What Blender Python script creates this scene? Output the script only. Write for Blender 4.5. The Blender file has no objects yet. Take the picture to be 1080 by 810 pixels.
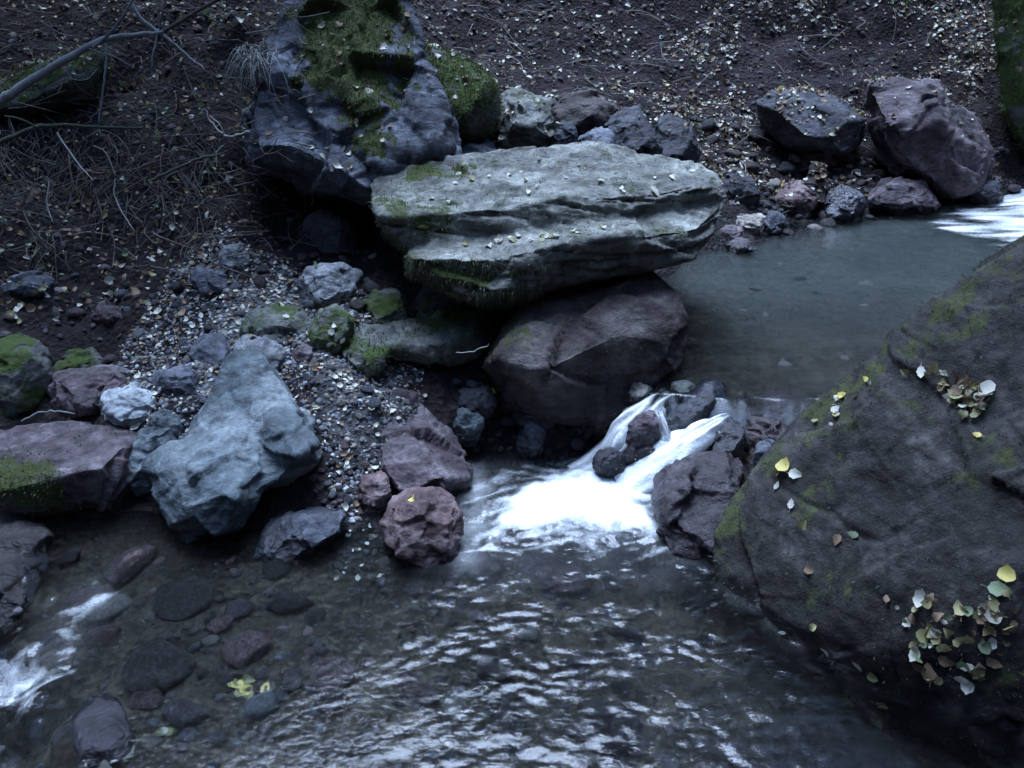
import bpy, bmesh, math, random
import numpy as np
from mathutils import Vector, Matrix, Quaternion
from mathutils.bvhtree import BVHTree

random.seed(7)
RNG = np.random.default_rng(11)
SC = bpy.context.scene
COL = SC.collection

# ------------------------------------------------------------------ camera
H = 1.70
P = math.radians(25.0)
F = 899.0
cP, sP = math.cos(P), math.sin(P)

def ray(px, py):
    xc = (px - 540.0) / F
    yc = -(py - 405.0) / F
    return Vector((xc, cP + yc * sP, -sP + yc * cP))

def at(px, py, Y):
    d = ray(px, py)
    t = Y / d.y
    return Vector((d.x * t, Y, H + d.z * t))

def onz(px, py, z):
    d = ray(px, py)
    t = (z - H) / d.z
    return Vector((d.x * t, d.y * t, z))

def proj(v):
    v = np.asarray(v, float)
    x, y, z = v[:, 0], v[:, 1], v[:, 2] - H
    dep = y * cP - z * sP; up = y * sP + z * cP
    return np.stack([540 + F * x / dep, 405 - F * up / dep], 1)

cam_data = bpy.data.cameras.new('camera')
cam = bpy.data.objects.new('camera', cam_data)
COL.objects.link(cam)
cam.location = (0, 0, H)
cam.rotation_euler = (math.radians(90) - P, 0, 0)
cam_data.sensor_width = 36.0
cam_data.lens = 36.0 * F / 1080.0
cam_data.clip_start = 0.05
cam_data.clip_end = 300.0
SC.camera = cam

# ------------------------------------------------------------------ noise (numpy)
def _h(ix, iy, iz, s):
    with np.errstate(over='ignore'):
        h = (ix.astype(np.uint32) * np.uint32(374761393) + iy.astype(np.uint32) * np.uint32(668265263)
             + iz.astype(np.uint32) * np.uint32(2147483647 - 58) + np.uint32((s * 144665) & 0xffffffff))
        h = (h ^ (h >> np.uint32(13))) * np.uint32(1274126177)
        h = (h ^ (h >> np.uint32(16))) * np.uint32(2246822519)
        h = h ^ (h >> np.uint32(15))
    return h

def _f(h, k):
    with np.errstate(over='ignore'):
        g = (h ^ np.uint32(k * 7919 + 13)) * np.uint32(2654435761)
        g = g ^ (g >> np.uint32(14))
        g = g * np.uint32(2246822519)
    return (g >> np.uint32(8)).astype(np.float64) / 16777216.0

def perlin(p, seed=0):
    p = np.asarray(p, float)
    i = np.floor(p).astype(np.int64)
    f = p - i
    u = f * f * f * (f * (f * 6 - 15) + 10)
    out = np.zeros(len(p))
    for dx in (0, 1):
        wx = u[:, 0] if dx else 1 - u[:, 0]
        for dy in (0, 1):
            wy = u[:, 1] if dy else 1 - u[:, 1]
            for dz in (0, 1):
                wz = u[:, 2] if dz else 1 - u[:, 2]
                h = _h(i[:, 0] + dx, i[:, 1] + dy, i[:, 2] + dz, seed)
                g = ((_f(h, 1) * 2 - 1) * (f[:, 0] - dx) + (_f(h, 2) * 2 - 1) * (f[:, 1] - dy)
                     + (_f(h, 3) * 2 - 1) * (f[:, 2] - dz))
                out += wx * wy * wz * g
    return out * 1.6

def fbm(p, octv=4, seed=0, lac=2.03, gain=.5):
    p = np.asarray(p, float)
    a, out, s = 1.0, np.zeros(len(p)), 1.0
    for o in range(octv):
        out += a * perlin(p * s + o * 17.3, seed + o)
        a *= gain
        s *= lac
    return out

def voro(p, seed=0):
    p = np.asarray(p, float)
    i = np.floor(p).astype(np.int64)
    f1 = np.full(len(p), 9.0); f2 = np.full(len(p), 9.0)
    hh = np.zeros(len(p), np.uint32); vec = np.zeros_like(p)
    for dx in (-1, 0, 1):
        for dy in (-1, 0, 1):
            for dz in (-1, 0, 1):
                h = _h(i[:, 0] + dx, i[:, 1] + dy, i[:, 2] + dz, seed)
                c = np.stack([i[:, 0] + dx + _f(h, 1), i[:, 1] + dy + _f(h, 2), i[:, 2] + dz + _f(h, 3)], 1)
                v = p - c
                d = np.sqrt((v * v).sum(1))
                n = d < f1
                f2 = np.where(n, f1, np.minimum(f2, d))
                f1 = np.where(n, d, f1)
                hh = np.where(n, h, hh)
                vec = np.where(n[:, None], v, vec)
    return f1, f2, hh, vec

def smooth01(x):
    x = np.clip(x, 0, 1)
    return x * x * (3 - 2 * x)

def poly_sd(pts, poly):
    """signed distance (negative inside) of 2D points to a polygon"""
    poly = np.asarray(poly, float)
    x, y = pts[:, 0], pts[:, 1]
    d = np.full(len(pts), 1e9)
    ins = np.zeros(len(pts), bool)
    n = len(poly)
    for k in range(n):
        a, b = poly[k], poly[(k + 1) % n]
        e = b - a
        w = pts - a
        t = np.clip((w @ e) / (e @ e + 1e-12), 0, 1)
        q = w - t[:, None] * e
        d = np.minimum(d, (q * q).sum(1))
        c = ((a[1] > y) != (b[1] > y)) & (x < (b[0] - a[0]) * (y - a[1]) / (b[1] - a[1] + 1e-12) + a[0])
        ins ^= c
    d = np.sqrt(d)
    return np.where(ins, -d, d)

# ------------------------------------------------------------------ mesh helpers
def np_mesh(name, v, faces, matidx=None, smooth=True):
    """v (n,3); faces (m,k) int array, or list of such arrays"""
    me = bpy.data.meshes.new(name)
    if not isinstance(faces, list):
        faces = [faces]
    faces = [np.asarray(f, np.int32) for f in faces if len(f)]
    nl = sum(f.size for f in faces); nf = sum(len(f) for f in faces)
    me.vertices.add(len(v)); me.loops.add(nl); me.polygons.add(nf)
    me.vertices.foreach_set('co', np.asarray(v, np.float32).ravel())
    me.loops.foreach_set('vertex_index', np.concatenate([f.ravel() for f in faces]))
    tot = np.concatenate([np.full(len(f), f.shape[1], np.int32) for f in faces])
    st = np.concatenate([[0], np.cumsum(tot)[:-1]]).astype(np.int32)
    me.polygons.foreach_set('loop_start', st)
    me.polygons.foreach_set('loop_total', tot)
    if matidx is not None:
        me.polygons.foreach_set('material_index', np.asarray(matidx, np.int32))
    me.polygons.foreach_set('use_smooth', np.full(nf, smooth))
    me.update(calc_edges=True)
    me.validate()
    return me

def link(name, me, mats=None, loc=(0, 0, 0), parent=None):
    o = bpy.data.objects.new(name, me)
    COL.objects.link(o)
    o.location = loc
    if mats is not None and me is not None:
        for m in (mats if isinstance(mats, (list, tuple)) else [mats]):
            me.materials.append(m)
    if parent is not None:
        o.parent = parent
    return o

def tag(o, label=None, cat=None, group=None, kind=None):
    if label: o['label'] = label
    if cat: o['category'] = cat
    if group: o['group'] = group
    if kind: o['kind'] = kind
    return o

def co_of(me):
    a = np.empty(len(me.vertices) * 3, np.float32)
    me.vertices.foreach_get('co', a)
    return a.reshape(-1, 3).astype(float)

def no_of(me):
    a = np.empty(len(me.vertices) * 3, np.float32)
    me.vertices.foreach_get('normal', a)
    return a.reshape(-1, 3).astype(float)

def set_co(me, v):
    me.vertices.foreach_set('co', np.asarray(v, np.float32).ravel())
    me.update()

def attr(me, name, val):
    a = me.attributes.get(name) or me.attributes.new(name, 'FLOAT', 'POINT')
    a.data.foreach_set('value', np.asarray(val, np.float32))

def edges_of(me):
    e = np.empty(len(me.edges) * 2, np.int32)
    me.edges.foreach_get('vertices', e)
    return e.reshape(-1, 2)

def laplace(me, it, lam=.5):
    if it <= 0: return
    v = co_of(me); e = edges_of(me)
    cnt = np.bincount(e.ravel(), minlength=len(v)).astype(float)
    for _ in range(it):
        acc = np.zeros_like(v)
        for k in range(3):
            acc[:, k] = np.bincount(e[:, 0], v[e[:, 1], k], len(v)) + np.bincount(e[:, 1], v[e[:, 0], k], len(v))
        v += lam * (acc / np.maximum(cnt, 1)[:, None] - v)
    set_co(me, v)

# ------------------------------------------------------------------ materials
def new_mat(name):
    m = bpy.data.materials.new(name)
    m.use_nodes = True
    nt = m.node_tree
    nt.nodes.clear()
    return m, nt

class G:
    """small node-graph helper"""
    def __init__(s, nt): s.nt = nt
    def n(s, t, **kw):
        nd = s.nt.nodes.new(t)
        for k, v in kw.items():
            setattr(nd, k, v)
        return nd
    def l(s, a, b): s.nt.links.new(a, b)
    def noise(s, vec, scale, detail=6, rough=.55, dist=0.0):
        nd = s.n('ShaderNodeTexNoise')
        nd.inputs['Scale'].default_value = scale
        nd.inputs['Detail'].default_value = detail
        nd.inputs['Roughness'].default_value = rough
        nd.inputs['Distortion'].default_value = dist
        s.l(vec, nd.inputs['Vector'])
        return nd.outputs['Fac']
    def ramp(s, fac, stops):
        nd = s.n('ShaderNodeValToRGB')
        el = nd.color_ramp.elements
        while len(el) < len(stops): el.new(.5)
        for e, (p, c) in zip(el, stops):
            e.position = p
            e.color = (c, c, c, 1) if not isinstance(c, (tuple, list)) else (*c, 1)
        s.l(fac, nd.inputs['Fac'])
        return nd.outputs['Color']
    def mix(s, fac, a, b, blend='MIX'):
        nd = s.n('ShaderNodeMix', data_type='RGBA', blend_type=blend)
        for sock, val in ((nd.inputs[0], fac), (nd.inputs[6], a), (nd.inputs[7], b)):
            if isinstance(val, (int, float)): sock.default_value = val
            elif isinstance(val, (tuple, list)): sock.default_value = (*val, 1)
            else: s.l(val, sock)
        return nd.outputs[2]
    def math(s, op, a, b=0.0):
        nd = s.n('ShaderNodeMath', operation=op)
        for i, val in enumerate((a, b)):
            if isinstance(val, (int, float)): nd.inputs[i].default_value = val
            else: s.l(val, nd.inputs[i])
        return nd.outputs[0]
    def attr(s, name):
        return s.n('ShaderNodeAttribute', attribute_name=name).outputs['Fac']

def coords(g):
    tc = g.n('ShaderNodeTexCoord')
    oi = g.n('ShaderNodeObjectInfo')
    off = g.n('ShaderNodeVectorMath', operation='SCALE')
    off.inputs[0].default_value = (13.1, 7.7, 3.3)
    g.l(oi.outputs['Random'], off.inputs['Scale'])
    ad = g.n('ShaderNodeVectorMath', operation='ADD')
    g.l(tc.outputs['Object'], ad.inputs[0]); g.l(off.outputs[0], ad.inputs[1])
    return ad.outputs[0], oi

def rock_mat(name, c1, c2, c3, lichen=.25, rough=.78, moss_c=(.038, .050, .013), scale=1.0, bump=1.0, spec=.35, vein=.85, mottle=.55):
    m, nt = new_mat(name); g = G(nt)
    vec, oi = coords(g)
    base = g.ramp(g.noise(vec, 5 * scale, 9, .62, .6), [(.36, c1), (.5, c2), (.64, c3)])
    # veins and stains stretched along one direction
    mp = g.n('ShaderNodeMapping'); mp.inputs['Scale'].default_value = (2.2, 2.2, 9)
    mp.inputs['Rotation'].default_value = (.5, .3, .2)
    g.l(vec, mp.inputs['Vector'])
    st = g.noise(mp.outputs[0], 3.5 * scale, 8, .6, 1.2)
    base = g.mix(vein, base, g.ramp(st, [(.32, .45), (.5, 1.0), (.7, 1.35)]), 'MULTIPLY')
    fine = g.noise(vec, 55 * scale, 6, .7)
    base = g.mix(.8, base, g.ramp(fine, [(.32, .5), (.5, 1.0), (.68, 1.4)]), 'MULTIPLY')
    base = g.mix(mottle, base, g.ramp(g.noise(vec, 15 * scale, 8, .75, .8), [(.36, .42), (.5, 1.0), (.64, 1.55)]), 'MULTIPLY')
    li = g.noise(vec, 11 * scale, 7, .68, .4)
    lim = g.ramp(li, [(.56, 0.0), (.66, 1.0)])
    lim2 = g.mix(lichen, (0, 0, 0), lim)
    base = g.mix(lim2, base, (min(c3[0] * 1.7, .5), min(c3[1] * 1.75, .52), min(c3[2] * 1.7, .5)))
    vr = g.n('ShaderNodeTexVoronoi'); vr.inputs['Scale'].default_value = 95 * scale
    g.l(vec, vr.inputs['Vector'])
    sp = g.ramp(vr.outputs['Distance'], [(.08, 1.0), (.16, 0.0)])
    base = g.mix(g.math('MULTIPLY', sp, .22), base, (.32, .33, .34))
    # moss
    mo = g.attr('moss')
    mn = g.noise(vec, 26, 6, .7)
    mk = g.ramp(g.math('ADD', mo, g.math('MULTIPLY', g.math('SUBTRACT', mn, .5), .9)), [(.40, 0.0), (.58, 1.0)])
    mcol = g.mix(g.noise(vec, 40, 5, .6), (moss_c[0] * .45, moss_c[1] * .5, moss_c[2] * .5), (moss_c[0] * 1.7, moss_c[1] * 1.6, moss_c[2] * 1.6))
    base = g.mix(mk, base, mcol)
    # wet band
    wt = g.ramp(g.math('ADD', g.attr('wet'), g.math('MULTIPLY', g.math('SUBTRACT', mn, .5), .5)), [(.3, 0.0), (.6, 1.0)])
    base = g.mix(wt, base, g.mix(.62, base, (.012, .010, .012)))
    rgh = g.mix(wt, g.mix(fine, (rough - .1,) * 3, (min(rough + .15, 1),) * 3), (.22, .22, .22))
    rgh = g.mix(mk, rgh, (.95, .95, .95))
    b = g.n('ShaderNodeBsdfPrincipled')
    g.l(base, b.inputs['Base Color']); g.l(rgh, b.inputs['Roughness'])
    b.inputs['Specular IOR Level'].default_value = spec
    h = g.math('ADD', g.math('MULTIPLY', g.noise(vec, 22 * scale, 10, .66), .7),
               g.math('ADD', g.math('MULTIPLY', g.noise(vec, 130 * scale, 5, .7), .22),
                      g.math('MULTIPLY', st, .5 * vein)))
    bp = g.n('ShaderNodeBump'); bp.inputs['Strength'].default_value = .95 * bump; bp.inputs['Distance'].default_value = .022
    g.l(h, bp.inputs['Height']); g.l(bp.outputs[0], b.inputs['Normal'])
    o = g.n('ShaderNodeOutputMaterial'); g.l(b.outputs[0], o.inputs['Surface'])
    return m

M = {}
M['slab'] = rock_mat('layered_slab_rock', (.052, .054, .046), (.112, .114, .10), (.20, .205, .185), lichen=.3, scale=.8)
M['brown'] = rock_mat('brown_grey_rock', (.019, .013, .0125), (.040, .030, .029), (.085, .073, .070), lichen=.22)
M['bluegrey'] = rock_mat('blue_grey_rock', (.030, .032, .040), (.066, .072, .090), (.135, .146, .175), lichen=.25, scale=.9)
M['dark'] = rock_mat('dark_rock', (.020, .020, .024), (.038, .038, .046), (.07, .071, .085), lichen=.12)
M['teal'] = rock_mat('teal_grey_rock', (.046, .060, .068), (.088, .108, .118), (.16, .182, .192), lichen=.18, scale=.7)
M['purple'] = rock_mat('purple_brown_rock', (.036, .026, .030), (.080, .060, .066), (.15, .128, .138), lichen=.2)
M['red'] = rock_mat('reddish_rock', (.048, .027, .027), (.108, .066, .066), (.19, .145, .145), lichen=.22, rough=.6)
M['pale'] = rock_mat('pale_rock', (.24, .26, .28), (.33, .36, .38), (.42, .44, .46), lichen=.3)
M['grey'] = rock_mat('mid_grey_rock', (.085, .09, .10), (.14, .15, .16), (.20, .21, .225), lichen=.2)
M['hero'] = rock_mat('dark_grey_boulder_rock', vein=.35, bump=.7, mottle=1.0, c1=(.008, .0066, .0058), c2=(.0155, .013, .0118), c3=(.042, .038, .036), lichen=.34, scale=1.1, moss_c=(.038, .046, .014))
M['wet'] = rock_mat('wet_dark_rock', (.022, .022, .027), (.042, .042, .052), (.075, .078, .095), lichen=.05, rough=.25, spec=.6)
M['tan'] = rock_mat('tan_pebble_rock', (.16, .14, .12), (.24, .22, .19), (.32, .30, .27), lichen=.1)
M['mossy'] = rock_mat('mossy_rock', (.05, .055, .05), (.085, .09, .08), (.13, .135, .125), lichen=.15, moss_c=(.036, .056, .011))

def simple_mat(name, c1, c2, rough=.7, scale=30, bump=.3, trans=0.0):
    m, nt = new_mat(name); g = G(nt)
    vec, oi = coords(g)
    base = g.mix(g.noise(vec, scale, 5, .6), c1, c2)
    hsv = g.n('ShaderNodeHueSaturation')
    g.l(base, hsv.inputs['Color'])
    g.l(g.math('ADD', g.math('MULTIPLY', oi.outputs['Random'], .5), .75), hsv.inputs['Value'])
    b = g.n('ShaderNodeBsdfPrincipled')
    g.l(hsv.outputs[0], b.inputs['Base Color'])
    b.inputs['Roughness'].default_value = rough
    bp = g.n('ShaderNodeBump'); bp.inputs['Strength'].default_value = bump; bp.inputs['Distance'].default_value = .004
    g.l(g.noise(vec, scale * 3, 5, .6), bp.inputs['Height']); g.l(bp.outputs[0], b.inputs['Normal'])
    o = g.n('ShaderNodeOutputMaterial')
    if trans:
        t = g.n('ShaderNodeBsdfTranslucent'); g.l(hsv.outputs[0], t.inputs['Color'])
        mx = g.n('ShaderNodeMixShader'); mx.inputs[0].default_value = trans
        g.l(b.outputs[0], mx.inputs[1]); g.l(t.outputs[0], mx.inputs[2]); g.l(mx.outputs[0], o.inputs['Surface'])
    else:
        g.l(b.outputs[0], o.inputs['Surface'])
    return m

M['bark'] = simple_mat('grey_bark', (.10, .105, .11), (.24, .25, .25), .85, 25, .8)
M['darkbark'] = simple_mat('dark_bark', (.035, .03, .028), (.09, .08, .07), .9, 25, .8)
M['mossbark'] = simple_mat('mossy_bark', (.04, .05, .02), (.10, .105, .085), .9, 18, .9)
M['twigpale'] = simple_mat('bleached_twig', (.38, .36, .34), (.6, .58, .55), .7, 30, .4)
M['leaf_pale'] = simple_mat('pale_dead_leaf', (.30, .28, .21), (.72, .70, .60), .55, 22, .5, .15)
M['leaf_yellow'] = simple_mat('yellow_leaf', (.45, .34, .06), (.78, .68, .22), .5, 20, .4, .15)
M['leaf_olive'] = simple_mat('olive_yellow_leaf', (.10, .09, .035), (.36, .33, .15), .55, 20, .4, .15)
M['leaf_brown'] = simple_mat('brown_leaf', (.10, .06, .035), (.26, .17, .10), .65, 20, .5, .1)
M['leaf_green'] = simple_mat('green_leaf', (.07, .10, .045), (.20, .25, .14), .5, 20, .4, .2)
M['moss'] = simple_mat('moss_blades', (.024, .034, .008), (.078, .096, .026), .9, 14, .2, .2)
M['mossdry'] = simple_mat('dry_moss_blades', (.045, .05, .028), (.11, .115, .075), .9, 14, .2, .2)
M['grass'] = simple_mat('bleached_grass', (.16, .18, .17), (.36, .38, .36), .7, 14, .2, .2)
M['root'] = simple_mat('thin_root', (.05, .042, .036), (.21, .185, .16), .8, 20, .4)

# ground
def ground_mat():
    m, nt = new_mat('soil_and_streambed'); g = G(nt)
    tc = g.n('ShaderNodeTexCoord'); vec = tc.outputs['Object']
    n1 = g.noise(vec, 2.2, 9, .65, .5)
    n2 = g.noise(vec, 34, 8, .7, .3)
    soil = g.ramp(n1, [(.3, (.0068, .0046, .005)), (.5, (.0145, .0098, .0108)), (.7, (.029, .021, .022))])
    vr = g.n('ShaderNodeTexVoronoi'); vr.inputs['Scale'].default_value = 38; g.l(vec, vr.inputs['Vector'])
    crumb = g.ramp(vr.outputs['Color'], [(.1, .5), (.6, 1.0), (.95, 2.3)])
    soil = g.mix(.85, soil, crumb, 'MULTIPLY')
    soil = g.mix(.8, soil, g.ramp(n2, [(.3, .45), (.5, 1.0), (.7, 1.6)]), 'MULTIPLY')
    # streambed: sand and small stones
    vb = g.n('ShaderNodeTexVoronoi'); vb.inputs['Scale'].default_value = 26; g.l(vec, vb.inputs['Vector'])
    bedc = g.ramp(g.noise(vec, 3.0, 7, .6), [(.3, (.030, .024, .018)), (.5, (.058, .046, .034)), (.72, (.10, .078, .056))])
    bedc = g.mix(.7, bedc, g.ramp(vb.outputs['Color'], [(.05, .45), (.5, .95), (.95, 1.6)]), 'MULTIPLY')
    bed = g.attr('bed')
    sand = g.attr('sand')
    col = g.mix(bed, soil, bedc)
    col = g.mix(sand, col, g.mix(.6, bedc, (.165, .18, .17)))
    dark = g.attr('painted_shade')  # shade painted into the ground colour through a mesh mask
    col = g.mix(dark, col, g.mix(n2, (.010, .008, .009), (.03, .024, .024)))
    gv = g.attr('gravel')
    col = g.mix(gv, col, g.mix(n2, (.05, .05, .05), (.15, .15, .15)))
    dm = g.attr('damp')
    col = g.mix(dm, col, g.mix(.65, col, (.008, .006, .007)))
    b = g.n('ShaderNodeBsdfPrincipled'); g.l(col, b.inputs['Base Color'])
    g.l(g.mix(dm, (.9, .9, .9), (.45, .45, .45)), b.inputs['Roughness'])
    b.inputs['Specular IOR Level'].default_value = .2
    bp = g.n('ShaderNodeBump'); bp.inputs['Strength'].default_value = .9; bp.inputs['Distance'].default_value = .03
    h = g.math('ADD', n2, g.math('MULTIPLY', vr.outputs['Distance'], .8))
    g.l(h, bp.inputs['Height']); g.l(bp.outputs[0], b.inputs['Normal'])
    o = g.n('ShaderNodeOutputMaterial'); g.l(b.outputs[0], o.inputs['Surface'])
    return m
M['ground'] = ground_mat()

def water_mat():
    m, nt = new_mat('clear_stream_water'); g = G(nt)
    tc = g.n('ShaderNodeTexCoord'); vec = tc.outputs['Object']
    w = g.n('ShaderNodeBsdfPrincipled')
    w.inputs['Base Color'].default_value = (.74, .87, .93, 1)
    w.inputs['Transmission Weight'].default_value = 1.0
    w.inputs['Roughness'].default_value = .11
    w.inputs['IOR'].default_value = 1.333
    bp = g.n('ShaderNodeBump'); bp.inputs['Strength'].default_value = .22; bp.inputs['Distance'].default_value = .006
    mp = g.n('ShaderNodeMapping'); mp.inputs['Scale'].default_value = (1.0, 1.7, 1.0); mp.inputs['Rotation'].default_value = (0, 0, .35)
    g.l(vec, mp.inputs['Vector'])
    g.l(g.noise(mp.outputs[0], 42, 3, .5, .6), bp.inputs['Height'])
    g.l(bp.outputs[0], w.inputs['Normal'])
    fo = g.n('ShaderNodeBsdfPrincipled')
    fo.inputs['Base Color'].default_value = (.90, .93, .95, 1)
    fo.inputs['Roughness'].default_value = .55
    bf = g.n('ShaderNodeBump'); bf.inputs['Strength'].default_value = .8; bf.inputs['Distance'].default_value = .014
    fn = g.noise(vec, 46, 9, .72, 1.2)
    g.l(fn, bf.inputs['Height']); g.l(bf.outputs[0], fo.inputs['Normal'])
    fa = g.attr('foam')
    streak = g.attr('streak')
    k = g.math('ADD', fa, g.math('MULTIPLY', g.math('SUBTRACT', g.math('ADD', g.math('MULTIPLY', fn, .5), g.math('MULTIPLY', streak, .5)), .5), 1.15))
    k = g.math('MULTIPLY', g.ramp(k, [(.24, 0.0), (.92, 1.0)]), g.ramp(fa, [(.02, 0.0), (.15, 1.0)]))
    k = g.math('MAXIMUM', g.math('MULTIPLY', k, .97), g.math('MULTIPLY', g.attr('veil'), g.math('ADD', .25, fn)))
    mx = g.n('ShaderNodeMixShader'); g.l(k, mx.inputs[0]); g.l(w.outputs[0], mx.inputs[1]); g.l(fo.outputs[0], mx.inputs[2])
    o = g.n('ShaderNodeOutputMaterial'); g.l(mx.outputs[0], o.inputs['Surface'])
    return m
M['water'] = water_mat()

# ------------------------------------------------------------------ terrain
ZU = .28      # level of the upper pool
cp = []
def C(*pts):
    for px, py, Y in pts: cp.append(tuple(at(px, py, Y)))
def W(*pts):
    cp.extend(pts)
# lower bed
W((0, 1.2, -.22), (.2, 1.8, -.20), (.3, 2.3, -.24), (.1, 2.6, -.18), (-.4, 2.2, -.10), (-.8, 2.05, -.09), (-1.2, 1.95, -.09),
  (-.5, 1.5, -.17), (-1.0, 1.5, -.16), (.7, 1.6, -.36), (.95, 1.4, -.4), (.85, 2.1, -.28), (.5, 2.5, -.2), (-1.3, 1.25, -.3), (-1.75, 1.75, -.38), (-2.3, 1.4, -.45), (-1.6, 1.3, -.42),
  (0, .6, -.1), (-.8, .8, -.15))
# lower left shore
W((-1.8, 2.5, -.04), (-.95, 2.42, -.02), (-1.3, 2.5, -.04), (-1.8, 2.68, .05), (-1.3, 2.66, .06), (-.9, 2.56, .04), (-.45, 2.52, .04), (-.2, 2.95, .0), (.1, 3.0, -.02), (.35, 2.95, .02), (-.2, 2.7, -.04), (-2.6, 2.4, .1))
C((300, 400, 3.0), (400, 420, 2.95), (350, 520, 2.62), (200, 370, 3.35), (430, 390, 3.12), (350, 380, 3.15), (470, 440, 2.98),
  (0, 330, 3.6), (100, 290, 3.9), (250, 300, 3.75), (200, 250, 4.15), (0, 200, 4.4), (100, 150, 4.75), (180, 100, 5.1), (130, 105, 5.3),
  (100, 40, 5.3), (0, 0, 5.6), (250, 30, 5.4), (300, 250, 4.35), (370, 262, 4.2), (300, 205, 5.0), (380, 205, 5.0), (290, 70, 4.85), (250, 95, 5.0), (0, 430, 3.05), (60, 400, 3.25), (100, 440, 2.95), (150, 420, 3.0),
  (480, 330, 3.75), (560, 330, 3.7), (0, 120, 4.9), (300, 330, 3.55), (400, 330, 3.5))
W((.25, 3.35, .32), (.5, 3.7, .34), (.55, 4.3, .36), (.2, 4.2, .5), (.38, 3.1, .2))
# upper pool bed
W((1.0, 3.3, .14), (1.5, 4.0, .13), (2.2, 4.6, .13), (1.2, 4.7, .15), (1.9, 3.3, .14), (2.6, 5.3, .15), (.9, 3.02, .2), (.62, 2.97, .2), (.8, 2.95, .22), (1.0, 2.9, .2), (1.15, 2.65, .15),
  (3.5, 5.3, .14), (5, 5.6, .22), (6.5, 6, .32), (.5, 2.76, -.08), (.8, 2.74, -.02))
C((850, 226, 5.75), (1000, 207, 6.3), (1080, 203, 6.45), (770, 214, 5.4), (700, 165, 5.7), (560, 142, 5.2), (620, 120, 6.1),
  (700, 100, 6.8), (900, 100, 7.1), (1050, 120, 6.9), (700, 0, 7.9), (900, 0, 8.1), (1080, 0, 8.1), (520, 0, 7.5), (480, 60, 6.7), (420, 0, 6.2), (800, 160, 6.3), (920, 170, 6.4))
W((3.2, 3.4, .6), (4.3, 4.4, .8), (5.5, 4.6, 1.2), (2.2, 2.2, .3), (1.8, 1.2, .2), (1.6, .4, .2))
# the gully around, out of frame
W((-4, 8, 5.0), (0, 10, 5.2), (4, 10, 5.2), (0, 16, 15), (6, 16, 15), (-6, 16, 15), (-4.5, 5, 3.0), (-9, 6, 10), (-9, 1, 9), (-4.5, 1, 2.5),
  (8, 4, 6), (12, 4, 12), (9, 8, 5), (12, 12, 12), (-12, 12, 16), (0, 26, 30), (20, 26, 30), (-20, 26, 30), (-20, 0, 22), (20, 0, 20),
  (0, -2, .4), (3, -2, 1.4), (-3, -2, 1.2), (0, -6, 4), (0, -14, 14), (10, -12, 15), (-10, -12, 15), (20, -20, 28), (-20, -20, 28), (0, 0, .05), (0, -28, 28), (6.5, -3, 5), (-6.5, -3, 5))
CP = np.array(cp, float)
def _rbf(CP):
    X = CP[:, :2]
    D = np.sqrt(((X[:, None] - X[None]) ** 2).sum(2))
    n = len(X)
    A = np.zeros((n + 3, n + 3))
    A[:n, :n] = D - 1e-3 * np.eye(n)
    A[:n, n] = 1; A[:n, n + 1:] = X
    A[n, :n] = 1; A[n + 1:, :n] = X.T
    return np.linalg.solve(A, np.concatenate([CP[:, 2], np.zeros(3)]))
RB = _rbf(CP)
def hgt(x, y):
    x = np.asarray(x, float).ravel(); y = np.asarray(y, float).ravel()
    out = np.zeros(len(x)); X = CP[:, :2]; n = len(X)
    for s in range(0, len(x), 40000):
        q = np.stack([x[s:s + 40000], y[s:s + 40000]], 1)
        d = np.sqrt(((q[:, None] - X[None]) ** 2).sum(2))
        out[s:s + 40000] = d @ RB[:n] + RB[n] + q @ RB[n + 1:]
    return out

def axis(lo, hi, a, b, fine, coarse):
    out = list(np.arange(a, b, fine))
    s, v = fine, b
    while v < hi:
        out.append(v); s = min(s * 1.25, coarse); v += s
    out.append(hi)
    s, v = fine, a
    pre = []
    while v > lo:
        s = min(s * 1.25, coarse); v -= s; pre.append(v)
    return np.array(sorted(pre) + out)

def zpix(px, py, z): 
    p = onz(px, py, z); return (p.x, p.y)

GRAVEL = [zpix(px, py, .22) for px, py in ((190, 400), (230, 345), (330, 350), (430, 395), (440, 425), (385, 470), (390, 520), (345, 545), (330, 500), (340, 465), (300, 400), (215, 440), (170, 460))]

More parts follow.
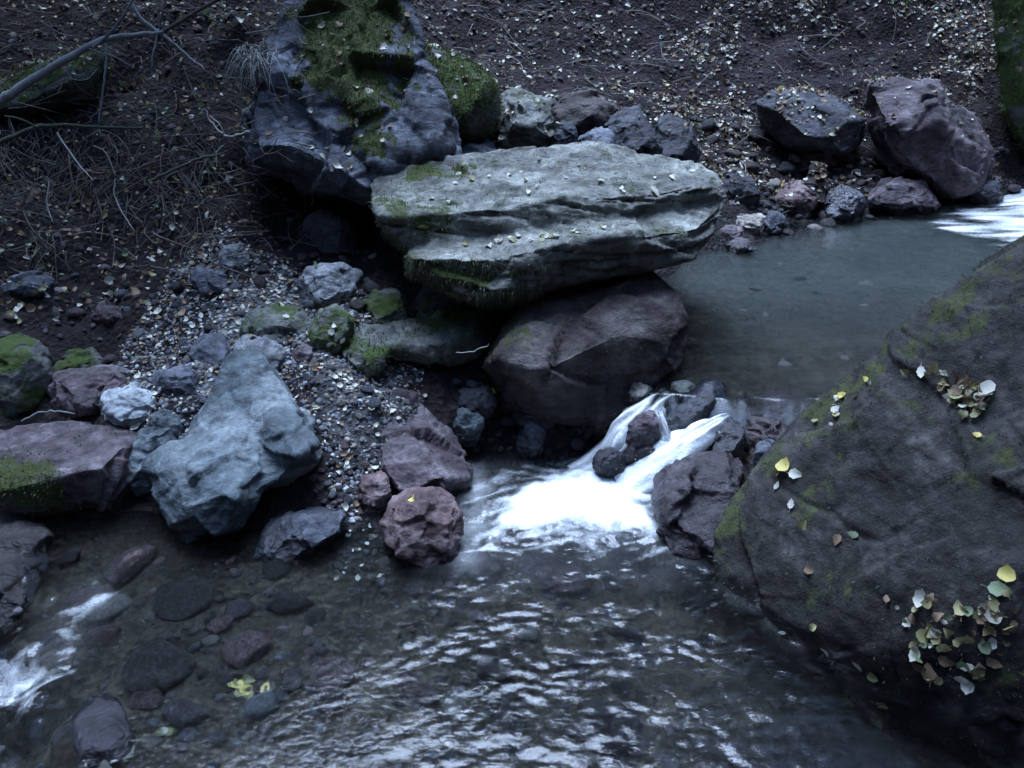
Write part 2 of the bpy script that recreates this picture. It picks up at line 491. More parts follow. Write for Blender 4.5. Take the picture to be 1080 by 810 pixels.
def build_ground():
    xs = axis(-30, 30, -3.4, 4.2, .024, 1.5)
    ys = axis(-32, 32, 1.1, 8.4, .024, 1.5)
    X, Y = np.meshgrid(xs, ys)
    x, y = X.ravel(), Y.ravel()
    z = hgt(x, y)
    p = np.stack([x, y, z], 1)
    near = smooth01(1.5 - np.maximum(np.maximum(np.abs(x) - 4, 0), np.maximum(np.abs(y - 4) - 5, 0)) * .3)
    under_low = smooth01((.03 - z) / .08) * (y < 3.1)
    up = smooth01((x - .35) / .3) * smooth01((y - 2.6) / .2) * smooth01((ZU + .02 - z) / .06)
    bed = np.clip(np.maximum(under_low, up), 0, 1)
    f1, f2, hh, vv = voro(np.stack([x * 9, y * 9, z * 9], 1), 5)
    clod = (.55 - f1) * .030
    f1b, _, _, _ = voro(np.stack([x * 24, y * 24, z * 24], 1), 6)
    clod2 = (.55 - f1b) * .016
    rough = fbm(p * 1.3, 3, 1) * .10 + fbm(p * 4.0, 4, 2) * .045
    far = fbm(p * .25, 4, 9) * 1.2 * (1 - near)
    z = z + near * (rough * (1 - .65 * bed) + (clod + clod2) * (1 - .3 * bed)) + far
    # keep the upper pool basin below its water line and its dam watertight
    v = np.stack([x, y, z], 1)
    ny, nx = X.shape
    idx = np.arange(nx * ny).reshape(ny, nx)
    q = np.stack([idx[:-1, :-1], idx[:-1, 1:], idx[1:, 1:], idx[1:, :-1]], -1).reshape(-1, 4)
    me = np_mesh('ground', v, q)
    attr(me, 'bed', bed)
    wl = np.where((y > 2.85) & (x > .4), ZU, 0.0)
    attr(me, 'damp', smooth01((wl + .13 - z) / .08) * smooth01((z - wl + .06) / .05 + .0) * near)
    attr(me, 'sand', up * (.25 + .75 * smooth01((y - 3.25) / 1.5)) * .8 * smooth01((fbm(p * 1.1, 3, 40) + .55) / .6))
    q2 = np.stack([x, y], 1)
    attr(me, 'gravel', smooth01(-poly_sd(q2, GRAVEL) / .12) * .8)
    # shade painted into the soil under the overhang, in the hollow and across left bank
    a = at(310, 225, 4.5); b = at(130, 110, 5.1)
    shd = smooth01(1.2 - np.hypot(x - a.x, y - a.y) / .7) + smooth01(1.2 - np.hypot(x - b.x, y - b.y) / .7)
    c = at(110, 170, 4.5); shd = np.maximum(shd, .75 * smooth01((1.5 - np.hypot((x - c.x) * .8, y - c.y)) / .8))
    shd = np.maximum(shd, .9 * smooth01((1.35 - np.hypot((x - .95) , (y - 1.45)) / .5)))  # bed beside the boulder painted dark to look deep and unlit
    shd = np.maximum(shd, .8 * smooth01((1.35 - np.hypot((x + 1.7), (y - 1.5)) / .45)))  # bed at lower left painted dark likewise
    attr(me, 'painted_shade', np.clip(shd, 0, 1))
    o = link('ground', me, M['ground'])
    tag(o, kind='structure')
    return o, me, v, q
ground, ground_me, gv, gq = build_ground()

GB = BVHTree.FromPolygons(gv.tolist(), gq.tolist())
def ghit(px, py):
    d = ray(px, py).normalized()
    p, n, i, _ = GB.ray_cast(Vector((0, 0, H)), d)
    return p

# ------------------------------------------------------------------ rocks
SOLID = []     # (verts, tris) in world space for ray casts
def add_solid(me, loc):
    me.calc_loop_triangles()
    t = np.empty(len(me.loop_triangles) * 3, np.int32)
    me.loop_triangles.foreach_get('vertices', t)
    SOLID.append((co_of(me) + np.array(loc), t.reshape(-1, 3)))

def hull_bm(bm, pts):
    vs = [bm.verts.new(p) for p in pts]
    r = bmesh.ops.convex_hull(bm, input=vs)
    dead = set(r['geom_interior']) | set(r['geom_unused'])
    bmesh.ops.delete(bm, geom=[g for g in dead if isinstance(g, bmesh.types.BMVert) and g.is_valid], context='VERTS')

def remesh(bm, vox):
    me = bpy.data.meshes.new('tmp'); bm.to_mesh(me); bm.free()
    o = bpy.data.objects.new('tmp', me); COL.objects.link(o)
    md = o.modifiers.new('r', 'REMESH'); md.mode = 'VOXEL'; md.voxel_size = vox; md.adaptivity = 0
    dg = bpy.context.evaluated_depsgraph_get()
    out = bpy.data.meshes.new_from_object(o.evaluated_get(dg))
    bpy.data.objects.remove(o); bpy.data.meshes.remove(me)
    return out

def outline_pts(outline, Yb, Yt, bulge, back, front, down, kf=.6, kb=.8):
    ys = [p[1] for p in outline]
    y0, y1 = min(ys), max(ys)
    Yof = lambda py: Yb + (Yt - Yb) * (y1 - py) / max(y1 - y0, 1)
    cx = sum(p[0] for p in outline) / len(outline); cy = sum(ys) / len(ys)
    pts = []
    for p in outline:
        Y = p[2] if len(p) > 2 else Yof(p[1])
        pts.append(at(p[0], p[1], Y))
        qx, qy = cx + (p[0] - cx) * kf, cy + (p[1] - cy) * kf
        if front is None:
            pts.append(at(qx, qy, Yof(qy) - bulge))
        qx, qy = cx + (p[0] - cx) * kb, cy + (p[1] - cy) * kb
        pts.append(at(qx, qy, Y + back))
        if p[1] > cy:
            w = at(p[0] * .85 + cx * .15, p[1], Y + back * .35)
            pts.append(Vector((w.x, w.y, w.z - down)))
    for f in front or ():
        pts.append(at(f[0], f[1], f[2]))
    return pts

ROCKS = {}
def pmask(v, poly, soft):
    return smooth01(.5 - (poly_sd(proj(v), poly) + fbm(v * 9, 3, 60) * soft * 1.2) / (2 * soft))
def rock(key, name, label, cat, outline, Yb, Yt, mat, bulge=.06, back=.25, front=None, vox=None, amp=.035, facet=.10, crack=.0,
         smooth=2, down=.06, moss=None, wetz=None, strata=0, extra=(), group=None, seed=None, kf=.6, kb=.8, fcell=.28, cuts=8, mossfn=None, terrace=0, cstretch=(1, 1, 1)):
    seed = seed if seed is not None else (sum(ord(c) for c in key) * 7) % 997
    bm = bmesh.new()
    P1 = outline_pts(outline, Yb, Yt, bulge, back, front, down, kf, kb)
    hull_bm(bm, P1)
    for e in extra:
        hull_bm(bm, outline_pts(*e) if not isinstance(e[0], Vector) else list(e))
    allp = np.array([tuple(v.co) for v in bm.verts])
    dim = allp.max(0) - allp.min(0); s = float(max(dim))
    vox = vox or min(max(s / 85, .0045), .013)
    me = remesh(bm, vox)
    laplace(me, smooth)
    v = co_of(me)
    rgp = np.random.default_rng(seed + 400); b0, b1 = v.min(0), v.max(0)
    for _ in range(cuts):
        dd = rgp.normal(0, 1, 3); dd[2] = dd[2] * .8 + .1; dd /= np.linalg.norm(dd)
        pr = v @ dd; kq = np.quantile(pr, rgp.uniform(.90, .98))
        v -= np.maximum(pr - kq, 0)[:, None] * dd * .95
    c0, c1_ = v.min(0), v.max(0)
    v = b0 + (v - c0) / (c1_ - c0) * (b1 - b0)
    set_co(me, v); laplace(me, 1, .3)
    v = co_of(me); n = no_of(me)
    warp = np.stack([perlin(v / (s * .3) + k * 31.7, seed + k) for k in range(3)], 1) * s * .05
    pv = v + warp
    f1, f2, hh, vec = voro(pv / (s * fcell), seed)
    rv = np.stack([_f(hh, 11), _f(hh, 12), _f(hh, 13)], 1) * 2 - 1
    rv /= np.linalg.norm(rv, axis=1)[:, None] + 1e-6
    fd = (rv * vec).sum(1) * facet * s * .32
    f1c, f2c, hc, vc = voro(pv / (s * fcell * .42), seed + 3)
    rv2 = np.stack([_f(hc, 11), _f(hc, 12), _f(hc, 13)], 1) * 2 - 1
    fd += (rv2 * vc).sum(1) * facet * s * .085
    big = fbm(v / (s * .38), 3, seed, gain=.4) * amp * s * .5
    fine = fbm(v / (s * .05 + .012), 4, seed + 5) * (.0028 + s * .0035)
    d = fd + big + fine + (fbm(v / .045, 3, seed + 8) * .0022 if s > .8 else 0)
    if crack:
        fa, fb, _, _ = voro((v + warp * 2) * np.array(cstretch) / (s * (.33 if terrace == 0 else .2)), seed + 21)
        d -= crack * s * smooth01(1 - (fb - fa) / .022) * smooth01(perlin(v / (s * .3), seed + 30) * 2 + .5)
    if strata:
        lay = v[:, 2] * 1.0 + v[:, 0] * .13 + perlin(v * np.array([1.6, 1.6, 3]), seed + 2) * .035
        side = .16 + .84 * smooth01((.75 - np.abs(n[:, 2])) / .4)
        r1 = 1 - np.abs(perlin(np.stack([v[:, 0] * 1.1, v[:, 1] * 1.1, lay * 17], 1), seed + 9)) * 3.2
        r2 = 1 - np.abs(perlin(np.stack([v[:, 0] * 2.5, v[:, 1] * 2.5, lay * 60], 1), seed + 10)) * 2.6
        d -= strata * side * (np.clip(r1, 0, 1) ** 3 * .022 + np.clip(r2, 0, 1) ** 3 * .008)
    if terrace:
        tt = fbm(np.stack([v[:, 0] * 1.5 + v[:, 1] * .9, v[:, 1] * 3.6 - v[:, 0] * .5, v[:, 2] * 2], 1), 4, seed + 70, gain=.55) * 3.2
        fl = np.floor(tt); d += terrace * (fl + smooth01((tt - fl) / .22) - 1) * smooth01((n[:, 2] - .1) / .5)
    v = v + n * d[:, None]
    loc = Vector(((v[:, 0].min() + v[:, 0].max()) / 2, (v[:, 1].min() + v[:, 1].max()) / 2, v[:, 2].min()))
    set_co(me, v - np.array(loc))
    laplace(me, 1, .3)
    n = no_of(me)
    mo = np.zeros(len(v))
    if moss:
        amt, upk, fn = moss if isinstance(moss, tuple) else (moss, .5, None)
        mo = amt + upk * (n[:, 2] - .5) + fbm(v * 6, 4, seed + 50) * .35
        if fn is not None: mo = mo * fn(v, n)
    if mossfn is not None: mo = np.maximum(mo, mossfn(v, n))
    attr(me, 'moss', np.clip(mo, 0, 1))
    wz = -9 if wetz is None else wetz
    attr(me, 'wet', np.clip((wz - v[:, 2]) / .06 + .5 + fbm(v * 7, 2, 3) * .4, 0, 1))
    me.polygons.foreach_set('use_smooth', np.full(len(me.polygons), True))
    o = link(name, me, mat, loc)
    tag(o, label, cat, group)
    add_solid(me, loc)
    ROCKS[key] = (o, v, n, np.clip(mo, 0, 1))
    return o

def moss_part(key, count, length, mat, mask_pow=1.0, droop=.4, name='moss', sel=None, width=.0022, seed=1):
    """fuzzy moss as a child of its rock"""
    o, v, n, mo = ROCKS[key]
    rg = np.random.default_rng(seed)
    w = mo ** mask_pow
    if sel is not None: w = sel(v, n) * 1.0
    if w.sum() <= 0: return
    i = rg.choice(len(v), count, p=w / w.sum())
    p = v[i] - np.array(o.location) + rg.normal(0, .006, (count, 3))
    nn = n[i]
    dirv = nn + rg.normal(0, .55, (count, 3)) + np.array([0, 0, -droop])
    dirv /= np.linalg.norm(dirv, axis=1)[:, None]
    L = length * rg.uniform(.5, 1.4, count)
    side = np.cross(dirv, rg.normal(0, 1, (count, 3))); side /= np.linalg.norm(side, axis=1)[:, None] + 1e-9
    wd = width * rg.uniform(.6, 1.4, count)
    a = p - side * wd[:, None] - nn * .004; b = p + side * wd[:, None] - nn * .004
    mid = p + dirv * (L * .6)[:, None]
    tip = p + dirv * L[:, None] + np.array([0, 0, -1]) * (L * droop * .6)[:, None]
    V = np.stack([a, b, mid + side * (wd * .7)[:, None], mid - side * (wd * .7)[:, None], tip], 1).reshape(-1, 3)
    base = np.arange(count)[:, None] * 5
    q = base + np.array([[0, 1, 2, 3]]); t = base + np.array([[3, 2, 4]])
    me = np_mesh(name, V, [q, t], smooth=False)
    return link(name, me, mat, (0, 0, 0), o)

# ---- the leaning slab
slab_low = [(425, 285), (432, 262), (470, 248), (560, 240), (650, 225), (720, 205), (768, 208), (766, 225), (750, 248), (738, 272), (700, 277), (650, 285), (600, 293), (560, 303), (520, 315), (498, 315), (465, 304)]
slab_top = [(388, 195), (400, 180), (430, 172), (480, 163), (528, 166), (560, 151), (600, 147), (640, 155), (690, 165), (735, 171), (758, 182), (770, 205), (740, 222), (650, 240), (560, 255), (470, 262), (430, 262), (400, 244), (391, 222)]
rock('slab', 'layered_boulder', 'large flat-topped layered grey boulder jutting over the stream on a brown boulder', 'boulder',
     slab_top, 3.34, 4.25, M['slab'], bulge=.02, back=.12, down=.02, vox=.0105, amp=.016, facet=.05, strata=1.5, crack=.012, smooth=3, seed=5,
     front=[(400, 232, 3.34), (440, 212, 3.5), (560, 212, 3.5), (660, 200, 3.55), (740, 196, 3.62)], terrace=.010, cstretch=(.4, 1.1, 1.8),
     moss=(.12, .2, None), cuts=0,
     mossfn=lambda v, n: np.maximum(pmask(v, [(425, 172), (480, 168), (500, 180), (470, 192), (432, 190)], 10) * .75 * (n[:, 2] > .2),
                                    np.maximum(pmask(v, [(395, 205), (470, 205), (530, 232), (500, 250), (440, 255), (400, 240)], 22) * .55, pmask(v, [(420, 272), (470, 272), (560, 282), (520, 320), (440, 300)], 20) * .62)),
     extra=[(slab_low, 3.12, 3.8, .02, .55, [(432, 273, 3.17), (500, 270, 3.13), (560, 264, 3.13), (650, 250, 3.2), (738, 238, 3.42), (520, 308, 3.08)], .02)])
# ---- brown supporting boulder
rock('support', 'brown_boulder', 'rounded brown boulder under the flat slab at the edge of the upper pool', 'boulder',
     [(505, 382), (514, 360), (535, 335), (560, 312), (620, 300), (680, 285), (702, 310), (713, 345), (716, 372), (692, 390), (668, 408), (655, 432), (640, 442), (600, 428), (560, 417), (530, 406), (511, 393)],
     2.96, 3.45, M['brown'], bulge=.1, back=.6, front=[(545, 350, 3.0), (590, 335, 3.1), (640, 345, 3.05), (640, 410, 2.9), (585, 400, 2.88), (690, 350, 3.12), (526, 385, 2.88)],
     amp=.05, facet=.12, moss=(.05, .1, None), mossfn=lambda v, n: pmask(v, [(520, 330), (560, 310), (585, 330), (560, 365), (515, 375)], 16) * .5, wetz=.30, smooth=3, down=.03)

# ---- mossy outcrop, upper left
rock('crag', 'mossy_crag', 'tall blue-grey crag with a moss-covered rib beside the leaning grey slab', 'boulder',
     [(312, 75), (325, -40), (405, -50), (420, 20), (434, 60), (447, 100), (467, 142), (474, 168), (440, 185), (405, 190), (350, 160), (320, 120)],
     4.05, 4.75, M['bluegrey'], bulge=.1, back=.6, front=[(402, 178, 3.95), (385, 100, 4.12), (375, 20, 4.4), (455, 150, 4.12), (335, 100, 4.2), (420, 120, 4.08)],
     vox=.011, amp=.03, facet=.17, crack=.010, cuts=3, moss=(.05, .1, None), fcell=.2,
     mossfn=lambda v, n: pmask(v, [(315, -60), (425, -60), (432, 50), (445, 95), (425, 90), (412, 60), (415, 110), (410, 172), (388, 170), (368, 120), (335, 95), (310, 85)], 20) * .74,
     extra=[([(222, 160), (240, 125), (300, 112), (340, 92), (410, 130), (412, 185), (394, 207), (372, 200), (330, 186), (275, 170)], 3.95, 4.5, .03, 1.1, [(300, 152, 3.95), (370, 184, 3.88), (262, 154, 4.05), (345, 135, 4.08), (390, 200, 3.88)], .0),
            ([(306, -20), (330, -50), (415, -40), (436, 50), (452, 105), (472, 158), (410, 178), (330, 156), (262, 140), (288, 100)], 4.0, 4.6, .02, .5, [(405, 165, 3.97), (320, 140, 4.08), (440, 140, 4.08)], .0)])
rock('dome', 'mossy_boulder', 'dark green moss-covered dome boulder behind the crag', 'boulder',
     [(425, 40), (445, 50), (490, 72), (520, 95), (527, 115), (520, 130), (500, 138), (460, 135), (440, 125), (425, 90)],
     4.65, 5.1, M['mossy'], bulge=.12, back=.5, amp=.05, facet=.05, moss=(.62, .15, None), smooth=4)

# ---- right foreground boulder
rock('hero', 'foreground_boulder', 'huge dark grey boulder filling the right foreground with dead leaves on it', 'boulder',
     [(1300, 150, 2.3), (1180, 190, 2.35), (1080, 253, 2.4), (1040, 280, 2.42), (1000, 325, 2.45), (962, 372, 2.47), (930, 388, 2.5), (890, 413, 2.52), (850, 452, 2.5), (805, 490, 2.45), (772, 528, 2.36), (752, 565, 2.28), (752, 605, 2.2),
      (768, 645, 2.1), (800, 685, 2.0), (850, 722, 1.88), (900, 765, 1.76), (960, 800, 1.68), (1060, 860, 1.5), (1200, 900, 1.45), (1330, 700, 1.7)],
     1.5, 2.5, M['hero'], back=.35, down=.25, kb=.95,
     front=[(900, 480, 2.3), (960, 440, 2.3), (1060, 470, 2.1), (1000, 560, 1.9), (900, 600, 1.95), (840, 560, 2.13), (850, 660, 1.92), (950, 700, 1.72), (1060, 640, 1.66), (1150, 560, 1.78), (1060, 360, 2.3), (1150, 300, 2.2)],
     vox=.0085, amp=.05, facet=.03, crack=.005, smooth=4, seed=77, fcell=.22, cuts=0,
     moss=(.24, .10, None), wetz=.05,
     mossfn=lambda v, n: np.maximum(pmask(v, [(1090, 230), (1085, 275), (1010, 345), (970, 385), (930, 410), (890, 440), (850, 480), (790, 545), (775, 600), (745, 640), (735, 560), (800, 470), (880, 400), (940, 370), (1010, 290)], 26) * .54,
                                    pmask(v, [(985, 690), (1080, 680), (1080, 760), (1000, 745)], 24) * .42))

# ---- far bank
rock('farlong', 'long_boulder', 'long dark boulder lying on the far bank left of the two-toned boulder', 'boulder',
     [(800, 108), (815, 96), (850, 92), (890, 106), (914, 130), (917, 148), (895, 157), (850, 155), (815, 140), (802, 126)], 6.1, 6.5, M['dark'], bulge=.12, back=.4, smooth=4, facet=.08)
rock('fartwo', 'tall_boulder', 'tall boulder with pale top block and black lower half on far bank', 'boulder',
     [(922, 104), (930, 86), (965, 80), (1000, 85), (1014, 108), (1000, 120), (960, 132), (932, 130)], 6.0, 6.5, M['purple'], back=.35, bulge=.02, facet=.16, smooth=2, cuts=5,
     extra=[([(948, 130), (985, 116), (1012, 100), (1036, 120), (1051, 150), (1054, 172), (1040, 200), (1000, 211), (975, 203), (950, 172)], 6.05, 6.1, .1, .5, None, .03),
            ([(928, 128), (960, 128), (960, 170), (940, 160)], 6.2, 6.25, .02, .3, None, .03)])
rock('farmoss', 'mossy_rock_face', 'dark green mossy rock face cut by right edge of view', 'boulder',
     [(1048, -40), (1100, -60), (1200, 0), (1210, 190), (1110, 195), (1080, 150), (1056, 118), (1050, 70)], 6.45, 6.9, M['mossy'], back=.5, bulge=.1, moss=(.7, .1, None), facet=.06, smooth=4)
small = [
 ('f1', 'wet_rock', 'wet black rock with leaf litter at far waterline, below the long boulder', [(870, 210), (885, 197), (905, 198), (916, 215), (912, 233), (880, 236)], 5.7, 5.85, 'wet'),
 ('f2', 'bank_rock', 'brown domed rock at far waterline left of tall boulder', [(914, 205), (930, 190), (965, 188), (984, 205), (980, 222), (940, 228), (920, 222)], 5.85, 6.0, 'purple'),
 ('f3', 'bank_rock', 'reddish pointed rock on far bank below the long boulder', [(818, 215), (830, 195), (850, 192), (862, 210), (850, 228), (828, 225)], 5.7, 5.85, 'red'),
 ('f4', 'bank_rock', 'upright brown stone between reddish pointed rock and wet black rock', [(848, 200), (852, 175), (868, 172), (874, 200), (870, 225), (852, 222)], 5.8, 5.95, 'brown'),
 ('f5', 'flat_stone', 'pale flat stone beside the right tip of leaning slab', [(774, 240), (782, 228), (800, 226), (810, 232), (806, 244), (785, 248)], 5.1, 5.2, 'tan'),
 ('f6', 'bank_rock', 'purplish stone at pool edge just below the pale flat stone', [(758, 248), (766, 238), (782, 240), (786, 250), (770, 254)], 4.95, 5.05, 'purple'),
 ('f7', 'bank_rock', 'rounded mauve stone at pool edge, lowest of the pair by the slab tip', [(766, 258), (778, 250), (792, 254), (792, 264), (772, 267)], 4.8, 4.9, 'purple'),
 ('f8', 'bank_rock', 'small bluish stone in the water right of the pale flat stone', [(806, 238), (812, 224), (826, 222), (830, 238), (822, 248), (808, 248)], 5.2, 5.3, 'bluegrey'),
 ('f9', 'bank_rock', 'dark blue-grey rock under the right foot of the tall boulder', [(1022, 212), (1028, 196), (1048, 192), (1058, 204), (1050, 216), (1030, 218)], 6.0, 6.1, 'dark'),
 ('f10', 'bank_rock', 'dark low rock behind the right tip of leaning slab', [(756, 195), (775, 178), (795, 190), (800, 205), (780, 215), (765, 212)], 5.4, 5.6, 'dark'),
 ('f11', 'bank_rock', 'mid brown stone below the long dark boulder', [(840, 175), (852, 160), (880, 158), (886, 168), (872, 180), (850, 184)], 6.0, 6.1, 'brown'),
 ('f12', 'bank_rock', 'small pale blue stone under right end of the long dark boulder', [(884, 166), (890, 160), (900, 161), (902, 167), (894, 171)], 6.0, 6.05, 'bluegrey'),
 ('b1', 'bank_rock', 'green-grey angular rock right behind the mossy dome boulder', [(520, 104), (532, 92), (556, 95), (578, 110), (590, 136), (585, 152), (545, 156), (524, 148)], 5.0, 5.3, 'slab'),
 ('b2', 'bank_rock', 'small blue-grey stone peeping over the back edge of slab', [(584, 140), (592, 128), (604, 130), (611, 146), (600, 152), (588, 152)], 4.9, 5.0, 'bluegrey'),
 ('b3', 'bank_rock', 'brown-topped boulder behind the leaning slab', [(580, 112), (600, 97), (630, 98), (650, 112), (655, 132), (625, 142), (592, 136)], 5.5, 5.8, 'brown'),
 ('b4', 'bank_rock', 'dark blue-grey boulder behind the slab centre, right of the brown-topped one', [(640, 138), (652, 118), (675, 115), (692, 132), (702, 162), (680, 172), (648, 165)], 5.2, 5.5, 'dark'),
 ('b5', 'bank_rock', 'dark rounded boulder behind the right half of slab', [(690, 150), (697, 128), (715, 122), (735, 135), (742, 162), (725, 175), (700, 172)], 5.3, 5.6, 'dark'),
 ('b6', 'bank_rock', 'low bluish rock tucked between slab and dark boulders', [(608, 150), (620, 138), (642, 138), (656, 148), (655, 158), (620, 160)], 4.9, 5.1, 'bluegrey'),
 ('b7', 'bank_rock', 'jagged bluish rock between the crag and back of slab', [(462, 162), (480, 150), (510, 148), (530, 158), (528, 168), (490, 172)], 4.6, 4.8, 'bluegrey'),
 # left slope
 ('l1', 'flat_stone', 'pale mauve flat stone on the dark left bank at left edge', [(-8, 302), (15, 291), (38, 288), (55, 296), (50, 308), (20, 312)], 3.7, 3.8, 'bluegrey'),
 ('l2', 'bank_rock', 'bluish lump of rock alone on the dark soil below the overhang', [(197, 298), (205, 285), (222, 282), (240, 295), (235, 310), (212, 313)], 3.75, 3.85, 'bluegrey'),
 ('l3', 'bank_rock', 'small grey rock at the lip of dark overhang', [(230, 272), (236, 260), (255, 257), (262, 275), (256, 290), (236, 288)], 4.0, 4.1, 'grey'),
 ('l4', 'bank_rock', 'pale grey angular rock with mossy underside on the upper gravel bank', [(315, 298), (322, 282), (350, 277), (375, 288), (378, 302), (360, 318), (328, 328), (318, 318)], 3.5, 3.65, 'grey'),
 ('l5', 'bank_rock', 'dark blue rock inside the black overhang', [(312, 245), (322, 226), (345, 222), (370, 238), (374, 262), (345, 268), (318, 262)], 4.2, 4.4, 'dark'),
 ('l6', 'mossy_stone', 'mossy flat rock with pale top on the gravel bank, left of pale angular rock', [(252, 352), (262, 332), (290, 324), (320, 330), (330, 345), (318, 362), (290, 370), (262, 365)], 3.3, 3.5, 'mossy'),
 ('l7', 'mossy_stone', 'mossy block with a leaf on it below the pale angular rock', [(324, 350), (335, 328), (352, 320), (368, 335), (370, 355), (350, 372), (330, 370)], 3.25, 3.4, 'mossy'),
 ('l8', 'bank_rock', 'dark flat grey stone behind the large teal-grey rock', [(245, 368), (255, 356), (285, 358), (300, 375), (298, 388), (275, 390), (255, 382)], 3.15, 3.3, 'grey'),
 ('l9', 'flat_stone', 'smooth flat grey stone embedded in the gravel', [(198, 372), (205, 356), (232, 353), (240, 368), (238, 382), (215, 386)], 3.2, 3.35, 'bluegrey'),
 ('l10', 'bank_rock', 'rounded grey stone above the pale white rock', [(162, 402), (172, 390), (195, 387), (210, 398), (206, 412), (180, 416)], 3.05, 3.15, 'bluegrey'),
 ('l11', 'bank_rock', 'small dark red cube of stone at foot of mossy block', [(306, 375), (312, 365), (326, 364), (330, 376), (320, 384), (310, 383)], 3.15, 3.22, 'purple'),
 ('l12', 'bank_rock', 'dark rock in the shade behind the long mossy ledge', [(376, 330), (390, 308), (420, 305), (428, 322), (420, 345), (392, 348)], 3.4, 3.6, 'mossy'),
 ('l13', 'bank_rock', 'dark angular rock below the left end of slab', [(425, 335), (440, 310), (480, 308), (500, 325), (495, 345), (450, 350)], 3.3, 3.6, 'dark'),
 ('l14', 'mossy_stone', 'small dark mossy rock between left edge dome and brown rock', [(60, 385), (72, 370), (95, 368), (108, 382), (100, 396), (70, 400)], 3.15, 3.3, 'mossy'),
 ('l15', 'bank_rock', 'faint low brown stone on left bank below mauve flat stone', [(95, 330), (110, 318), (130, 322), (135, 338), (115, 345)], 3.6, 3.7, 'purple'),
 # middle left
 ('m2', 'teal_stone', 'upright teal-grey stone between edge slab and large teal-grey rock', [(128, 505), (130, 468), (150, 455), (168, 450), (186, 456), (187, 470), (172, 490), (160, 515), (142, 527)], 2.6, 2.78, 'teal'),
 ('m3', 'white_rock', 'pale whitish lump of rock on the left bank', [(104, 432), (112, 415), (140, 408), (165, 418), (172, 430), (160, 448), (130, 452), (108, 446)], 2.85, 2.98, 'pale'),
 ('m4', 'grey_stone', 'grey wedge stone touching right side of whitish rock', [(150, 450), (158, 430), (175, 421), (192, 430), (201, 450), (190, 460), (165, 462)], 2.76, 2.9, 'teal'),
 ('m5', 'brown_stone', 'brown flat-sided rock behind the whitish rock', [(46, 415), (60, 396), (95, 388), (125, 395), (132, 412), (110, 425), (95, 440), (70, 432)], 2.95, 3.1, 'purple'),
 ('m8', 'wet_slab', 'dark wet slab of rock lying at the water beneath the large teal-grey rock', [(268, 584), (285, 552), (310, 540), (350, 536), (366, 545), (352, 560), (322, 576), (290, 589)], 2.32, 2.5, 'bluegrey'),
 ('m9', 'purple_boulder', 'cracked purple-grey boulder sloping to the pool, above round reddish rock', [(372, 450), (385, 432), (420, 425), (455, 430), (480, 450), (479, 470), (494, 500), (490, 520), (455, 524), (425, 516), (400, 492), (380, 468)], 2.62, 2.95, 'purple', [(400, 475, 2.70), (445, 470, 2.80), (428, 511, 2.58), (458, 489, 2.68), (485, 508, 2.66)]),
 ('m10', 'red_rock', 'round reddish rock with a yellow leaf at pool edge', [(401, 556), (410, 530), (430, 519), (460, 521), (478, 535), (486, 560), (476, 582), (450, 598), (420, 592), (404, 577)], 2.27, 2.45, 'red'),
 ('m11', 'red_stone', 'small dark red stone left of the round reddish rock', [(374, 525), (380, 505), (400, 498), (415, 510), (412, 530), (395, 543), (380, 540)], 2.5, 2.6, 'red'),
 ('m12', 'wet_rock', 'purple wet rock at the left edge beside the stream', [(-40, 560), (0, 536), (22, 540), (38, 562), (40, 600), (30, 632), (0, 645), (-40, 650)], 1.95, 2.5, 'brown'),
 ('m13', 'wet_rock', 'dark wet rock in the stream right of the frothy spill at lower left', [(84, 752), (100, 738), (128, 746), (142, 774), (132, 796), (104, 804), (88, 780)], 1.5, 1.7, 'dark'),
 # cascade
 ('c1', 'cascade_rock', 'dark purple upright stone splitting the little cascade', [(660, 482), (662, 450), (672, 436), (690, 434), (698, 452), (697, 475), (685, 492), (668, 494)], 2.76, 2.84, 'purple'),
 ('c2', 'cascade_stone', 'small dark stone in the foam left of the upright purple stone', [(626, 482), (634, 473), (648, 470), (660, 480), (658, 491), (640, 493)], 2.74, 2.79, 'dark'),
 ('c3', 'tilted_slab', 'smooth tilted wet slab with bluish sheen at top of cascade', [(694, 462), (704, 440), (722, 423), (745, 405), (765, 404), (768, 420), (742, 442), (716, 468), (700, 472)], 2.78, 3.0, 'bluegrey'),
 ('c4', 'cascade_stone', 'black glistening stone in the cascade right of the tilted slab', [(750, 472), (756, 452), (772, 442), (788, 450), (793, 470), (778, 483), (758, 483)], 2.68, 2.84, 'wet'),
 ('c5', 'purple_boulder', 'dark purple rock wedged between cascade foam and foreground boulder', [(683, 514), (700, 495), (725, 483), (770, 480), (792, 485), (790, 502), (775, 530), (758, 565), (752, 602), (735, 607), (714, 592), (698, 556)], 2.25, 2.58, 'purple'),
 ('c6', 'grey_stone', 'small smooth grey stone by the yellow leaf on the foreground boulder', [(796, 490), (800, 470), (812, 463), (821, 466), (822, 480), (810, 494)], 2.46, 2.5, 'bluegrey'),
 ('c7', 'lip_stone', 'yellowish stone at the left lip of the cascade', [(658, 418), (664, 405), (680, 402), (688, 414), (682, 424), (664, 425)], 2.98, 3.03, 'tan'),
 ('c8', 'lip_stone', 'pale pebble on the lip right of the yellowish stone', [(708, 418), (714, 407), (728, 405), (734, 413), (726, 421), (712, 422)], 3.0, 3.05, 'tan'),
 ('c9', 'lip_rock', 'brown shallow rock just under the flow behind the black glistening stone', [(770, 452), (785, 435), (820, 428), (850, 436), (850, 452), (815, 470), (785, 468)], 2.78, 3.0, 'red'),
 ('n1', 'nook_stone', 'flat blue stone in the shady nook right of cracked boulder', [(480, 425), (490, 408), (515, 412), (525, 425), (505, 440), (488, 445)], 3.0, 3.1, 'dark'),
